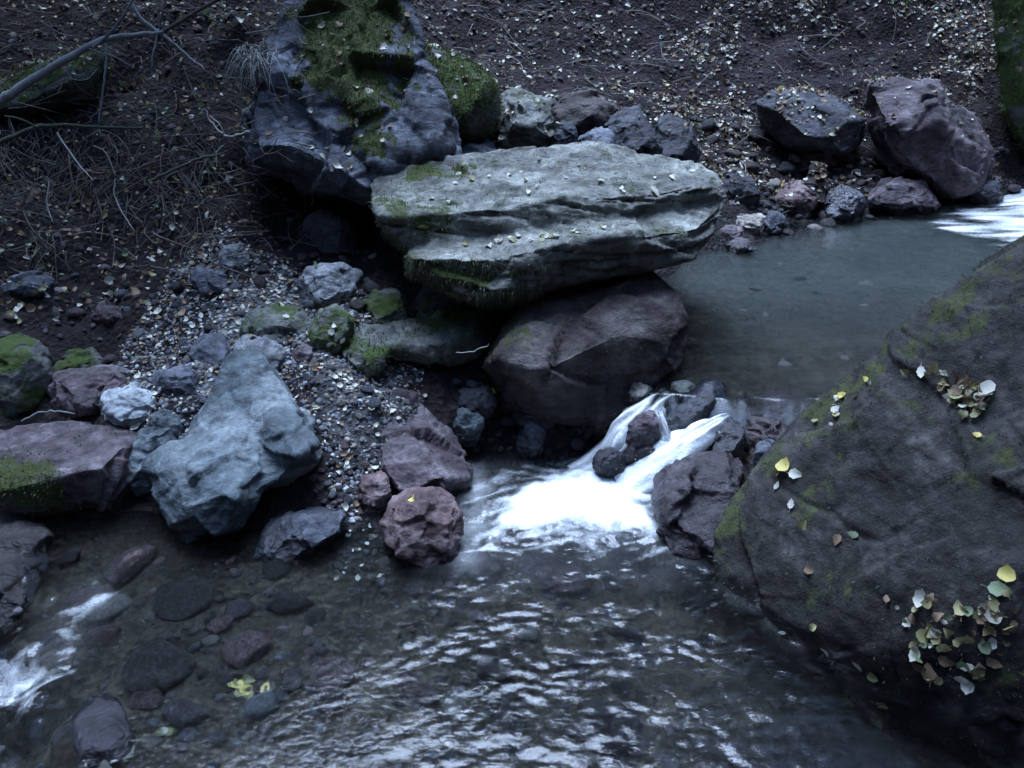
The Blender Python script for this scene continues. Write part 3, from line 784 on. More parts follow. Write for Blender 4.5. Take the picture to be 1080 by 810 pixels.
 ('n2', 'nook_stone', 'blue-green stone in the nook touching the cracked boulder', [(478, 448), (484, 430), (500, 430), (512, 445), (500, 462), (484, 462)], 2.95, 3.0, 'teal'),
 ('n3', 'nook_stone', 'dark jagged stone at the back of nook under brown boulder', [(540, 440), (552, 420), (580, 422), (590, 445), (570, 462), (548, 458)], 3.0, 3.08, 'dark'),
 ('n4', 'nook_stone', 'bluish wedge stone at the waterline below brown boulder', [(545, 470), (552, 452), (565, 445), (578, 462), (572, 478), (552, 480)], 2.92, 2.98, 'bluegrey'),
]
MOSSK = {'l4': (.12, -.5, None), 'l6': (.4, .1, None), 'l7': (.45, .1, None), 'l12': (.4, .2, None), 'l14': (.4, .2, None), 'l13': (.2, .2, None), 'b1': (.2, .2, None), 'm2': None}
for key, name, label, outl, Yb, Yt, mk, *fr in small:
    cat = 'stone' if 'stone' in name else 'rock'
    wz = None
    if key in ('f1', 'f2', 'f3', 'f4', 'f8', 'f7', 'f9'): wz = ZU + .06
    if key in ('m8', 'm9', 'm10', 'm11'): wz = .05
    if key in ('m12', 'm13', 'm14'): wz = .15
    if key[0] == 'c': wz = {'c1': .2, 'c2': .2, 'c3': .45, 'c4': .5, 'c5': .34, 'c7': .26, 'c9': .5}.get(key)
    if key[0] == 'n': wz = .1
    if key[0] in 'lmf':
        p = ghit(sum(q[0] for q in outl) / len(outl), max(q[1] for q in outl) - 2)
        lev = ZU if key[0] == 'f' else 0.0
        if p is not None and p.z < lev: p = onz(sum(q[0] for q in outl) / len(outl), max(q[1] for q in outl), lev - .01)
        if p is not None and abs(p.y - Yb) < 1.2:
            Yb, Yt = p.y - .015, p.y - .015 + (Yt - Yb)
    w_m = (max(p[0] for p in outl) - min(p[0] for p in outl)) / F * Yb
    rock(key, name, label, cat, outl, Yb, Yt, M[mk], front=fr[0] if fr else None, bulge=.18 * w_m, back=.75 * w_m, down=.04 + .1 * w_m,
         facet={'c3': .04, 'm13': .05, 'l9': .03, 'm10': .2}.get(key, .2), amp=.018, smooth=1, moss=MOSSK.get(key), wetz=wz,
         cuts=16, crack={'m9': .007, 'm10': .004, 'm3': .006}.get(key, .0), vox=(.0065 if key in ('m9', 'm10', 'c5') else None))
# larger left bank rocks with several lobes
rock('teal', 'teal_boulder', 'large blue-teal wedge-shaped rock standing at the left water edge', 'boulder',
     [(167, 492), (175, 478), (224, 458), (255, 452), (275, 470), (285, 500), (283, 522), (268, 542), (236, 570), (222, 578), (195, 552), (176, 522)], 2.34, 2.68, M['teal'], back=.4,
     front=[(215, 490, 2.46), (250, 520, 2.36), (225, 545, 2.33), (190, 500, 2.48)], vox=.007, amp=.014, facet=.13, crack=.010, smooth=2, wetz=.06, down=.05, seed=31, cuts=8,
     extra=[([(222, 428), (236, 400), (242, 387), (270, 384), (292, 395), (302, 420), (326, 440), (343, 468), (335, 490), (310, 507), (285, 518), (262, 470), (230, 462)], 2.5, 2.92, .05, .3, [(290, 450, 2.6), (315, 475, 2.52), (260, 425, 2.72)], .05),
            ([(196, 472), (224, 440), (236, 402), (290, 420), (318, 470), (296, 508), (250, 525)], 2.44, 2.85, .03, .3, [(250, 470, 2.56)], .02)])
rock('edge', 'edge_slab', 'broad purple-grey slab with mossy front face at left edge', 'boulder',
     [(-60, 470), (0, 455), (50, 447), (100, 444), (125, 457), (134, 485), (129, 522), (90, 530), (0, 532), (-60, 535)], 2.5, 2.85, M['purple'], back=.35,
     front=[(60, 492, 2.5), (0, 495, 2.48), (112, 492, 2.52)], facet=.08, moss=(.02, .05, None), mossfn=lambda v, n: pmask(v, [(-80, 468), (20, 474), (70, 492), (90, 515), (60, 540), (-80, 540)], 14) * .6, wetz=.03, down=.1)
rock('ledge', 'mossy_ledge', 'long low mossy ledge of rock left of the brown boulder', 'boulder',
     [(362, 360), (376, 347), (430, 345), (470, 330), (510, 333), (520, 350), (502, 366), (460, 374), (412, 364)], 3.12, 3.4, M['mossy'], back=.3, bulge=.04, facet=.1, moss=(.38, .2, None),
     extra=[([(362, 360), (380, 348), (412, 364), (396, 385), (378, 387), (365, 372)], 3.08, 3.25, .03, .15, None, .02)])
rock('leftdome', 'dome_rock', 'round mossy rock cut by the left edge above the edge slab', 'boulder',
     [(-30, 375), (0, 358), (20, 352), (42, 358), (56, 380), (58, 398), (44, 420), (20, 440), (-30, 445)], 3.0, 3.2, M['mossy'], back=.3, bulge=.08, facet=.1, moss=(.35, .2, lambda v, n: 1.3 * (v[:, 0] < -1.85)))
rock('mound', 'mossy_log', 'dark mossy mound of a rotten log under the bare branch', 'log',
     [(-60, 130), (0, 85), (50, 58), (95, 55), (108, 75), (95, 100), (40, 112), (0, 122)], 4.75, 5.0, M['mossy'], back=.4, bulge=.1, facet=.05, smooth=5, moss=(.5, .2, None))

moss_part('crag', 16000, .018, M['moss'], 1.5, .35, seed=2)
moss_part('dome', 12000, .018, M['moss'], 1.2, .35, seed=3)
moss_part('hero', 9000, .009, M['mossdry'], 2.0, .2, seed=4, width=.0013)
moss_part('slab', 7000, .010, M['mossdry'], 2.0, .3, seed=5, width=.0014)
moss_part('slab', 5200, .020, M['mossdry'], 1, .9, name='moss_fringe', seed=6, width=.0014,
          sel=lambda v, n: (v[:, 0] < .12) & (n[:, 2] < -.05) & (v[:, 1] < 3.5) & (v[:, 2] < .78))
moss_part('farmoss', 5000, .03, M['moss'], 1, .35, seed=7, width=.004)
moss_part('ledge', 3000, .010, M['moss'], 1.5, .3, seed=8)
moss_part('mound', 5000, .02, M['moss'], 1.5, .3, seed=9)
moss_part('edge', 3000, .012, M['moss'], 1.5, .5, seed=10)
moss_part('support', 2500, .008, M['mossdry'], 1.5, .3, seed=12, width=.0012)

# ------------------------------------------------------------------ ray casting on what is built
add_solid(ground_me, (0, 0, 0))
def make_bvh():
    off = 0; VV = []; TT = []
    for v, t in SOLID:
        VV.append(v); TT.append(t + off); off += len(v)
    V_ = np.concatenate(VV); T_ = np.concatenate(TT)
    return BVHTree.FromPolygons(V_.tolist(), T_.tolist(), all_triangles=True)
BVH = make_bvh()
CAM = Vector((0, 0, H))
def hit(px, py):
    p, n, i, d = BVH.ray_cast(CAM, ray(px, py).normalized())
    if p is None: return None, None
    if n.dot(ray(px, py)) > 0: n = -n
    return p, n
def drop(x, y, ztop=6.0, bvh=None):
    p, n, i, d = (bvh or BVH).ray_cast(Vector((x, y, ztop)), Vector((0, 0, -1)))
    if p is None: return None, None
    if n.z < 0: n = -n
    return p, n

# ------------------------------------------------------------------ loose stones
def stone_mesh(seed, sub=3):
    bm = bmesh.new(); bmesh.ops.create_icosphere(bm, subdivisions=sub, radius=1)
    me = bpy.data.meshes.new('stone'); bm.to_mesh(me); bm.free()
    v = co_of(me)
    f1, f2, hh, vec = voro(v * .9 + seed * 3.1, seed)
    # flatten against a handful of random planes for a broken-stone look
    rg = np.random.default_rng(seed)
    for _ in range(9):
        d = rg.normal(0, 1, 3); d /= np.linalg.norm(d)
        k = rg.uniform(.55, .9)
        e = np.maximum(v @ d - k, 0)
        v -= e[:, None] * d * .92
    v *= np.array([1, rg.uniform(.65, .95), rg.uniform(.45, .7)])
    v += v * (fbm(v * 2.2 + seed, 4, seed) * .09)[:, None]
    set_co(me, v)
    me.polygons.foreach_set('use_smooth', np.full(len(me.polygons), True))
    attr(me, 'moss', np.zeros(len(v))); attr(me, 'wet', np.zeros(len(v)))
    return me
def stone_set(matname, n, seed0, wet=0.0, sub=3):
    out = []
    for k in range(n):
        me = stone_mesh(seed0 + k, sub)
        me.materials.append(M[matname])
        if wet: attr(me, 'wet', np.full(len(me.vertices), wet))
        out.append(me)
    return out
STONES = {k: stone_set(k, 3, 100 + 10 * i) for i, k in enumerate(('grey', 'purple', 'dark', 'bluegrey', 'brown', 'red', 'tan', 'teal'))}
WETSTONES = {k: stone_set(k, 3, 100 + 10 * i, wet=1.0) for i, k in enumerate(('grey', 'purple', 'dark', 'bluegrey', 'brown', 'red', 'tan', 'teal'))}
for _l in WETSTONES.values():
    for _m in _l: attr(_m, 'wet', np.full(len(_m.vertices), .42))
# finer copies of the rock pattern for small stones come from the object-space scale below
def place_stone(p, n, r, kinds, name, label, cat, group, sink=.3, wet=False):
    me = random.choice((WETSTONES if wet else STONES)[random.choice(kinds)])
    o = bpy.data.objects.new(name, me); COL.objects.link(o)
    q = Vector((0, 0, 1)).rotation_difference((n * .6 + Vector((0, 0, .6))).normalized())
    o.rotation_mode = 'QUATERNION'
    o.rotation_quaternion = q @ Quaternion((0, 0, 1), random.uniform(0, 6.28)) @ Quaternion((1, 0, 0), random.uniform(-.3, .3))
    o.scale = (r, r * random.uniform(.8, 1.1), r * random.uniform(.8, 1.15))
    o.location = p + Vector((0, 0, r * .5 * (1 - 2 * sink)))
    tag(o, label, cat, group)
    return o

def in_poly(px, py, poly):
    return poly_sd(np.array([[px, py]], float), poly)[0] < 0
def zone(poly, n, rmin, rmax, kinds, name, label, group, mind=1.0, sink=.3, cat='stone', maxz=None, wet=False):
    xs = [p[0] for p in poly]; ys = [p[1] for p in poly]
    got = []; tries = 0
    while len(got) < n and tries < n * 40:
        tries += 1
        px, py = random.uniform(min(xs), max(xs)), random.uniform(min(ys), max(ys))
        if not in_poly(px, py, poly): continue
        p, nn = hit(px, py)
        gq_ = ghit(px, py)
        if p is None or nn.z < .35 or gq_ is None or (gq_ - p).length > .03: continue
        if maxz is not None and p.z > maxz: continue
        r = rmin + (rmax - rmin) * random.random() ** 2
        if any((p - g[0]).length < (r + g[1]) * mind for g in got): continue
        got.append((p, r))
        place_stone(p, nn, r, kinds, name, label, cat, group, sink, wet)

zone([(60, 300), (250, 300), (250, 340), (190, 400), (60, 400), (60, 330)], 34, .014, .05, ('purple', 'grey', 'dark'), 'loose_stone', 'small loose stone half sunk in the soil and grit of the left bank', 'loose stones on the left bank slope')
zone([(180, 350), (330, 345), (440, 400), (440, 425), (380, 440), (300, 400), (220, 440)], 40, .012, .03, ('grey', 'bluegrey', 'tan', 'purple'), 'gravel_stone', 'fist-sized or smaller stone lying on the pale gravel bank', 'stones on the gravel bank')
zone([(330, 470), (375, 470), (400, 520), (395, 560), (350, 560), (330, 520)], 30, .012, .032, ('grey', 'purple', 'red', 'dark'), 'shore_stone', 'small stone on the shore between teal-grey rock and cracked purple boulder', 'stones on the shore below the gravel')
zone([(480, 400), (560, 415), (640, 440), (660, 480), (560, 485), (495, 475)], 34, .016, .04, ('dark', 'brown', 'dark', 'bluegrey'), 'nook_pebble', 'dark small stone in the shady nook under the brown boulder', 'dark stones in the nook')
zone([(760, 170), (900, 160), (1070, 200), (1060, 222), (900, 240), (780, 250)], 44, .025, .08, ('brown', 'purple', 'dark', 'tan'), 'far_bank_stone', 'small dark stone along the waterline of the far bank', 'stones along the far waterline')
zone([(690, 120), (800, 130), (800, 200), (760, 180)], 14, .04, .1, ('dark', 'brown'), 'slope_stone', 'dark stone at the foot of the leafy hillside behind slab', 'stones at the hillside foot')
zone([(230, 280), (330, 270), (400, 300), (430, 340), (330, 330)], 16, .02, .055, ('dark', 'brown', 'grey'), 'overhang_stone', 'dark stone on the shaded ground in front of overhang', 'stones in front of the overhang')
# cobbles on the stream bed
zone([(60, 600), (400, 600), (480, 580), (720, 600), (760, 690), (640, 800), (160, 800), (100, 740)], 48, .025, .095, ('brown', 'red', 'red', 'purple', 'brown', 'tan'), 'bed_cobble', 'rounded cobble under the clear moving water of the lower pool', 'cobbles on the lower streambed', sink=.25, maxz=-.05, wet=True)
zone([(720, 300), (900, 270), (930, 380), (820, 420), (730, 400)], 13, .02, .06, ('brown', 'tan', 'tan'), 'pool_cobble', 'dim cobble under the smooth water of the upper pool', 'cobbles on the upper pool bed', sink=.55, maxz=.24)
# singled-out stones in the water
for px, py, r, kd, lb in (
    (275, 760, .055, 'grey', 'oval grey cobble under shallow water near the lower left, by yellow leaves'),
    (350, 728, .085, 'red', 'dark red cobble under the water right of the oval grey one'),
    (510, 622, .085, 'brown', 'round brown stone just under the surface below the foam'),
    (592, 640, .10, 'red', 'reddish stone breaking the ripples below the foam'),
    (640, 795, .09, 'brown', 'brown cobble under the ripples at the bottom edge'),
    (235, 672, .05, 'red', 'orange-red stone in the shallow riffle at left'),
    (140, 608, .10, 'red', 'broad reddish stone under smooth water nearest the mossy edge slab'),
    (195, 645, .09, 'brown', 'brown stone under the water between two reddish ones at left'),
    (100, 650, .085, 'red', 'reddish stone just above the frothy spill at left edge'),
    (262, 700, .09, 'red', 'flat reddish stone under water above the sunk yellow leaves'),
    (310, 650, .08, 'brown', 'brown stone under the shallow riffle left of the round reddish rock'),
    (170, 720, .10, 'brown', 'big brown stone under dark water right of the frothy spill')):
    p, nn = hit(px, py)
    place_stone(p, nn, r, (kd,), 'streambed_stone', lb, 'stone', None, .2, kd != 'red')

# ------------------------------------------------------------------ gravel and litter (uncountable)
def scatter_merge(name, bases, pts, nrm, rad, mats, midx, flat=None, seed=0, smooth=True, spin=None, attrs=True, wet=0.0):
    """one mesh out of many small copies of the base shapes"""
    rg = np.random.default_rng(seed)
    V = []; Fc = []; MI = []; off = 0
    for k in range(len(pts)):
        bv, bf = bases[rg.integers(len(bases))]
        n = Vector(nrm[k]); q = Vector((0, 0, 1)).rotation_difference(n) @ Quaternion((0, 0, 1), rg.uniform(0, 6.28))
        R = np.array(q.to_matrix())
        sc = rad[k] * rg.uniform(.8, 1.2, 3)
        V.append((bv * sc) @ R.T + pts[k]); Fc.append(bf + off); MI.append(np.full(len(bf), midx[k])); off += len(bv)
    me = np_mesh(name, np.concatenate(V), np.concatenate(Fc), np.concatenate(MI), smooth)
    if attrs:
        attr(me, 'moss', np.zeros(off)); attr(me, 'wet', np.full(off, wet))
    o = link(name, me, mats)
    return o
def base_of(me):
    v = co_of(me); me.calc_loop_triangles()
    t = np.empty(len(me.loop_triangles) * 3, np.int32); me.loop_triangles.foreach_get('vertices', t)
    return v, t.reshape(-1, 3)
PEB = [base_of(stone_mesh(300 + k, 2)) for k in range(6)]

def drop_many(poly, n, seed, minn=.3, zmax=None, zmin=None, dens=None, ground_only=False):
    rg = np.random.default_rng(seed)
    poly = np.array(poly, float); lo, hi = poly.min(0), poly.max(0)
    P_, N_ = [], []
    tries = 0
    while len(P_) < n and tries < 12:
        tries += 1
        q = rg.uniform(lo, hi, (n * 2, 2))
        q = q[poly_sd(q, poly) < 0]
        if dens is not None: q = q[dens(q) > rg.uniform(0, 1, len(q))]
        for x, y in q:
            p, nn = drop(x, y, bvh=GB if ground_only else None)
            if p is None or nn.z < minn: continue
            if zmax is not None and p.z > zmax: continue
            if zmin is not None and p.z < zmin: continue
            P_.append(tuple(p)); N_.append(tuple(nn))
            if len(P_) >= n: break
    return np.array(P_), np.array(N_)

gp = [zpix(px, py, .2) for px, py in ((190, 500), (120, 420), (130, 380), (190, 345), (250, 325), (340, 345), (445, 395), (450, 430), (400, 470), (405, 525), (392, 548), (350, 548), (330, 520), (345, 465), (215, 440))]
P_, N_ = drop_many(gp, 9000, 5, ground_only=True, zmin=.005)
rad = .004 + .012 * RNG.random(len(P_)) ** 2.5
tag(scatter_merge('gravel', PEB, P_, N_, rad, [M['grey'], M['bluegrey'], M['tan'], M['purple'], M['pale']], RNG.choice([0, 0, 1, 1, 1, 2, 2, 3, 4], len(P_)), seed=6),
    'grey pebble gravel covering the left bank between the rocks', 'gravel', kind='stuff')
lp = [(-1.7, 2.4), (-1.7, 1.5), (-.9, 1.0), (.9, 1.2), (1.0, 2.2), (.5, 2.6), (-.3, 2.9), (-.5, 2.4), (-1.0, 2.3)]
P_, N_ = drop_many(lp, 2200, 7, zmax=-.02)
rad = .006 + .022 * RNG.random(len(P_)) ** 2.5
tag(scatter_merge('streambed_gravel', PEB, P_, N_, rad, [M['brown'], M['dark'], M['purple'], M['red']], RNG.choice([0, 0, 0, 1, 1, 2, 3], len(P_)), seed=8, wet=.45),
    'brown pebbles on the bed of the lower pool under the water', 'gravel', kind='stuff')
# crumbs of rock and soil on the far slope and left bank
hp = [(-3.4, 3.2), (-1.0, 3.4), (-.2, 4.4), (.6, 5.2), (1.2, 5.4), (2.6, 6.0), (4.2, 6.2), (4.6, 8.4), (-4.2, 8.0), (-4.0, 4.4)]
P_, N_ = drop_many(hp, 9000, 9, minn=.2, zmin=.3, ground_only=True)
rad = .006 + .03 * RNG.random(len(P_)) ** 4
tag(scatter_merge('soil_crumbs', PEB, P_, N_, rad, [M['dark'], M['brown'], M['purple']], RNG.choice([0, 0, 1, 1, 2], len(P_)), seed=10),
    'dark crumbs of earth and rock chips strewn on the slopes', 'soil crumbs', kind='stuff')

# leaves
def leaf_shape(seed, L=1.0, wid=.36, curl=.25, stem=True):
    rg = random.Random(seed)
    V = []; Fs = []
    m = 7
    fold = rg.uniform(-.15, .7); bend = rg.uniform(-.6, 1.1); tw = rg.uniform(-.7, .7)
    for i in range(m + 1):
        t = i / m
        w = wid * (math.sin(math.pi * t ** .75) ** .8 if 0 < t < 1 else 0.0) * L + .004
        w *= 1 + rg.uniform(-.22, .15)
        x = (t - .5) * L; z = bend * L * (t - .5) ** 2 * 1.8 + .01
        for s in (-1, -.5, 0, .5, 1):
            V.append((x, s * w, z + abs(s) * w * fold + s * tw * (t - .5) * w + rg.uniform(-.012, .012)))
    for i in range(m):
        for j in range(4):
            a = i * 5 + j
            Fs.append((a, a + 1, a + 6, a + 5))
    if stem:
        b = len(V)
        x0 = -.5 * L
        V += [(x0, -.012, .01), (x0, .012, .01), (x0 - .28 * L, .05 + .01, .05), (x0 - .28 * L, .05 - .01, .05)]
        Fs.append((b, b + 1, b + 2, b + 3))
    return np.array(V), np.array(Fs)
LB = [leaf_shape(k, wid=random.choice([.3, .36, .42, .22])) for k in range(8)]
LB_round = [leaf_shape(40 + k, wid=.48) for k in range(4)]
LMATS = ['leaf_pale', 'leaf_yellow', 'leaf_olive', 'leaf_brown', 'leaf_green']
LEAFME = {}
for mk in LMATS:
    LEAFME[mk] = []
    for k in range(5):
        v, f = leaf_shape(60 + k * 3, wid=(.45, .36, .28, .4, .33)[k])
        me = np_mesh('leaf', v, f); me.materials.append(M[mk]); LEAFME[mk].append(me)
def leaf(px, py, size, mk, label, group=None, name='fallen_leaf', lift=.006, tilt=.25, shape=None, pt=None):
    p, n = pt if pt else hit(px, py)
    if p is None: return
    me = LEAFME[mk][shape if shape is not None else random.randrange(5)]
    o = bpy.data.objects.new(name, me); COL.objects.link(o)
    nn = (n + Vector((random.gauss(0, tilt), random.gauss(0, tilt), random.gauss(0, tilt)))).normalized()
    o.rotation_mode = 'QUATERNION'
    o.rotation_quaternion = Vector((0, 0, 1)).rotation_difference(nn) @ Quaternion((0, 0, 1), random.uniform(0, 6.28))
    o.scale = (size,) * 3
    o.location = p + n * lift
    tag(o, label, 'leaf', group)
    return o

# litter over the slopes
def dens_hill(q):
    a = smooth01((fbm(np.stack([q[:, 0] * .9, q[:, 1] * .9, q[:, 0] * 0], 1), 3, 70) + .25) / .6)
    r = smooth01((q[:, 0] - .3) / 2.2)
    return np.clip(.05 + .9 * r * a ** 1.5 + .16 * a, 0, 1)
P_, N_ = drop_many(hp, 8000, 12, minn=.15, zmin=.34, dens=dens_hill)
rad = .014 + .036 * RNG.random(len(P_)) ** 1.5
N2 = N_ + RNG.normal(0, .35, N_.shape)
tag(scatter_merge('leaf_litter', LB + LB_round, P_ + N_ * .006, N2, rad, [M[k] for k in LMATS], RNG.choice([0, 2, 3, 1, 4], len(P_), p=[.36, .08, .53, .01, .02]), seed=13, attrs=False),
    'pale and brown fallen leaves scattered over the dark hillside and banks', 'leaf litter', kind='stuff')
P_, N_ = drop_many(gp, 700, 14, minn=.3, ground_only=True)
rad = .012 + .022 * RNG.random(len(P_))
tag(scatter_merge('leaf_scraps', LB, P_ + N_ * .008, N_ + RNG.normal(0, .3, N_.shape), rad, [M[k] for k in LMATS], RNG.choice([0, 0, 0, 3, 3], len(P_)), seed=15, attrs=False),
    'small torn leaf scraps mixed into the pale gravel', 'leaf litter', kind='stuff')

# ------------------------------------------------------------------ singled-out leaves
B = 'on the foreground boulder'
for px, py, s, mk, sh, lb in (
    (828, 491, .052, 'leaf_yellow', 0, 'bright yellow leaf on the shoulder of the foreground boulder'),
    (840, 500, .045, 'leaf_pale', 1, 'cream leaf tucked under the bright yellow leaf'),
    (820, 513, .03, 'leaf_pale', 2, 'small pale leaf just below the bright yellow leaf'),
    (835, 532, .034, 'leaf_pale', 2, 'narrow pale leaf below bright yellow leaf on boulder edge'),
    (847, 554, .045, 'leaf_olive', 1, 'olive leaf lying flat on boulder left of the brown leaf'),
    (884, 570, .036, 'leaf_brown', 1, 'brown leaf beside a green blade-like leaf on boulder'),
    (900, 565, .036, 'leaf_green', 2, 'slim green leaf standing beside the brown leaf on boulder'),
    (854, 601, .03, 'leaf_brown', 0, 'reddish brown curled leaf alone on dark boulder face'),
    (872, 686, .030, 'leaf_pale', 0, 'round white leaf low on the foreground boulder'),
    (858, 662, .028, 'leaf_olive', 3, 'dull olive leaf above the round white leaf'),
    (825, 668, .024, 'leaf_pale', 2, 'small pale leaf at the boulder edge above dark water'),
    (905, 702, .034, 'leaf_pale', 2, 'narrow white leaf right of the round white leaf'),
    (921, 713, .034, 'leaf_olive', 0, 'dull yellow round leaf right of the narrow white leaf'),
    (1031, 459, .026, 'leaf_yellow', 2, 'tiny yellow leaf below the upper leaf heap on boulder'),
    (1055, 622, .055, 'leaf_green', 1, 'broad pale green leaf on top of the lower leaf heap'),
    (1062, 605, .045, 'leaf_yellow', 0, 'yellow leaf behind broad green leaf at the lower leaf heap'),
    (970, 632, .05, 'leaf_pale', 4, 'crumpled pale leaf at upper left of the lower leaf heap'),
    (1043, 411, .05, 'leaf_pale', 0, 'large pale leaf at right end of the upper leaf heap'),
    (436, 527, .036, 'leaf_yellow', 3, 'yellow leaf stuck on top of the round reddish rock'),
    (648, 240, .045, 'leaf_pale', 2, 'slim pale leaf stuck on the front face of slab'),
    (445, 238, .05, 'leaf_olive', 2, 'long olive leaf hanging on left front of slab'),
    (690, 203, .055, 'leaf_pale', 1, 'long white leaf lying on right part of slab top'),
    (634, 192, .035, 'leaf_pale', 0, 'round white leaf near centre of slab top'),
    (455, 210, .03, 'leaf_pale', 0, 'left of the two white leaves on slab front shoulder'),
    (474, 213, .03, 'leaf_pale', 3, 'right of the two white leaves on slab front shoulder'),
    (90, 312, .04, 'leaf_pale', 0, 'round white leaf on the dark soil right of the flat mauve stone'),
    (12, 332, .045, 'leaf_olive', 3, 'yellowish leaf on dark soil below the flat mauve stone'),
    (143, 450, .05, 'leaf_pale', 4, 'crumpled white leaf below the whitish rock'),
    (128, 88, .045, 'leaf_green', 1, 'light green leaf hanging in the dark hollow under bare branch'),
    (257, 11, .06, 'leaf_green', 1, 'pale green leaf at the top of left bank'),
    (313, 42, .04, 'leaf_pale', 0, 'white leaf beside the bleached grass tuft'),
    (350, 350, .03, 'leaf_pale', 0, 'cream leaf on the mossy block'),
    (295, 322, .04, 'leaf_pale', 3, 'white leaf on top of mossy flat rock'),
    (520, 412, .03, 'leaf_yellow', 0, 'round pale leaf shining in the dark nook')):
    leaf(px, py, s, mk, lb, shape=sh)

def many(poly, n, smin, smax, mks, label, group, tilt=.3, lift=.008):
    xs = [p[0] for p in poly]; ys = [p[1] for p in poly]
    k = t = 0
    while k < n and t < n * 30:
        t += 1
        px, py = random.uniform(min(xs), max(xs)), random.uniform(min(ys), max(ys))
        if in_poly(px, py, poly) and leaf(px, py, random.uniform(smin, smax), random.choice(mks), label, group, tilt=tilt, lift=lift): k += 1
many([(955, 655), (975, 640), (1000, 650), (1020, 635), (1065, 640), (1060, 680), (1040, 715), (1000, 725), (975, 715)], 50, .016, .05, ('leaf_olive', 'leaf_brown', 'leaf_pale', 'leaf_green', 'leaf_brown', 'leaf_olive'),
     'one of the mixed dead leaves heaped in the lower hollow of the foreground boulder', 'leaves in the lower heap on the boulder', .38, .011)
many([(930, 625), (1078, 610), (1078, 720), (1030, 745), (960, 735), (940, 690)], 26, .012, .04, ('leaf_brown', 'leaf_olive', 'leaf_brown', 'leaf_pale'),
     'dead leaf strewn around the lower leaf heap on the foreground boulder', 'leaves around the lower heap', .3, .007)
many([(955, 392), (985, 388), (1010, 400), (1040, 410), (1045, 425), (1025, 445), (1008, 435), (990, 405)], 44, .024, .046, ('leaf_olive', 'leaf_brown', 'leaf_pale', 'leaf_olive'),
     'one of the pale dead leaves lodged along the upper ledge of the foreground boulder', 'leaves on the upper ledge of the boulder', .5, .014)
many([(855, 455), (865, 430), (905, 405), (925, 395), (905, 425), (880, 450)], 12, .016, .032, ('leaf_olive', 'leaf_pale', 'leaf_yellow'),
     'small yellowish leaf caught in the moss along the crest of foreground boulder', 'leaves in the crest moss', .4)
many([(440, 262), (640, 238), (640, 244), (560, 258), (450, 270)], 20, .02, .045, ('leaf_pale', 'leaf_pale', 'leaf_olive'),
     'pale leaf lying along the narrow ledge across the slab front', 'leaves on the slab ledge', .3)
many([(440, 180), (560, 165), (740, 178), (750, 195), (640, 210), (470, 205)], 26, .014, .038, ('leaf_pale', 'leaf_pale', 'leaf_olive'),
     'pale fallen leaf scattered on the top of the slab', 'leaves on the slab top', .25)
many([(60, 270), (250, 300), (330, 320), (440, 400), (330, 360), (150, 350), (0, 340)], 40, .025, .042, ('leaf_pale', 'leaf_pale', 'leaf_brown', 'leaf_olive'),
     'pale or brown leaf on the soil of the left bank', 'leaves on the left bank', .3)
many([(230, 735), (270, 728), (290, 742), (260, 750)], 9, .03, .05, ('leaf_yellow', 'leaf_olive'),
     'yellow leaf sunk in the shallows near the oval grey cobble', 'yellow leaves sunk in the shallows', .3)
many([(880, 750), (920, 740), (960, 790), (900, 805)], 8, .035, .055, ('leaf_olive', 'leaf_brown'),
     'dim olive leaf under the dark water at foot of foreground boulder', 'sunken leaves under the boulder', .3)
many([(100, 795), (180, 785), (175, 808), (100, 808)], 8, .03, .05, ('leaf_olive', 'leaf_pale'),
     'olive leaf washed against the dark wet rock at lower left', 'leaves at the lower left rock', .3)

# ------------------------------------------------------------------ branches, roots and tufts
def tube(pts, rad, sides=7, jit=.0):
    """numpy tube along points with per-point radii"""
    pts = [Vector(p) for p in pts]
    # resample with Catmull-Rom
    P2, R2 = [], []
    for i in range(len(pts) - 1):
        p0 = pts[max(i - 1, 0)]; p1 = pts[i]; p2 = pts[i + 1]; p3 = pts[min(i + 2, len(pts) - 1)]
        for k in range(5):
            t = k / 5
            P2.append(.5 * ((2 * p1) + (p2 - p0) * t + (2 * p0 - 5 * p1 + 4 * p2 - p3) * t * t + (3 * p1 - p0 - 3 * p2 + p3) * t ** 3))
            R2.append(rad[i] + (rad[i + 1] - rad[i]) * t)
    P2.append(pts[-1]); R2.append(rad[-1])
    V, Fs = [], []
    for i, p in enumerate(P2):
        d = (P2[min(i + 1, len(P2) - 1)] - P2[max(i - 1, 0)]).normalized()
        u = d.orthogonal().normalized() if abs(d.z) > .95 else d.cross(Vector((0, 0, 1))).normalized()
        w = d.cross(u)
        j = Vector((random.gauss(0, jit), random.gauss(0, jit), random.gauss(0, jit)))
        for s in range(sides):
            a = 2 * math.pi * s / sides
            V.append(p + j + (u * math.cos(a) + w * math.sin(a)) * R2[i] * (1 + random.uniform(-.12, .12)))
    n = len(P2)
    for i in range(n - 1):
        for s in range(sides):
            a = i * sides + s; b = i * sides + (s + 1) % sides
            Fs.append((a, b, b + sides, a + sides))
    return np.array([tuple(v) for v in V]), np.array(Fs)
def tubes_mesh(name, specs, sides=7, jit=0):
    V, Fs, off = [], [], 0
    for pts, rad in specs:
        v, f = tube(pts, rad, sides, jit)
        V.append(v); Fs.append(f + off); off += len(v)
    return np.concatenate(V), np.concatenate(Fs)
def px3(*l): return [at(*p) for p in l]
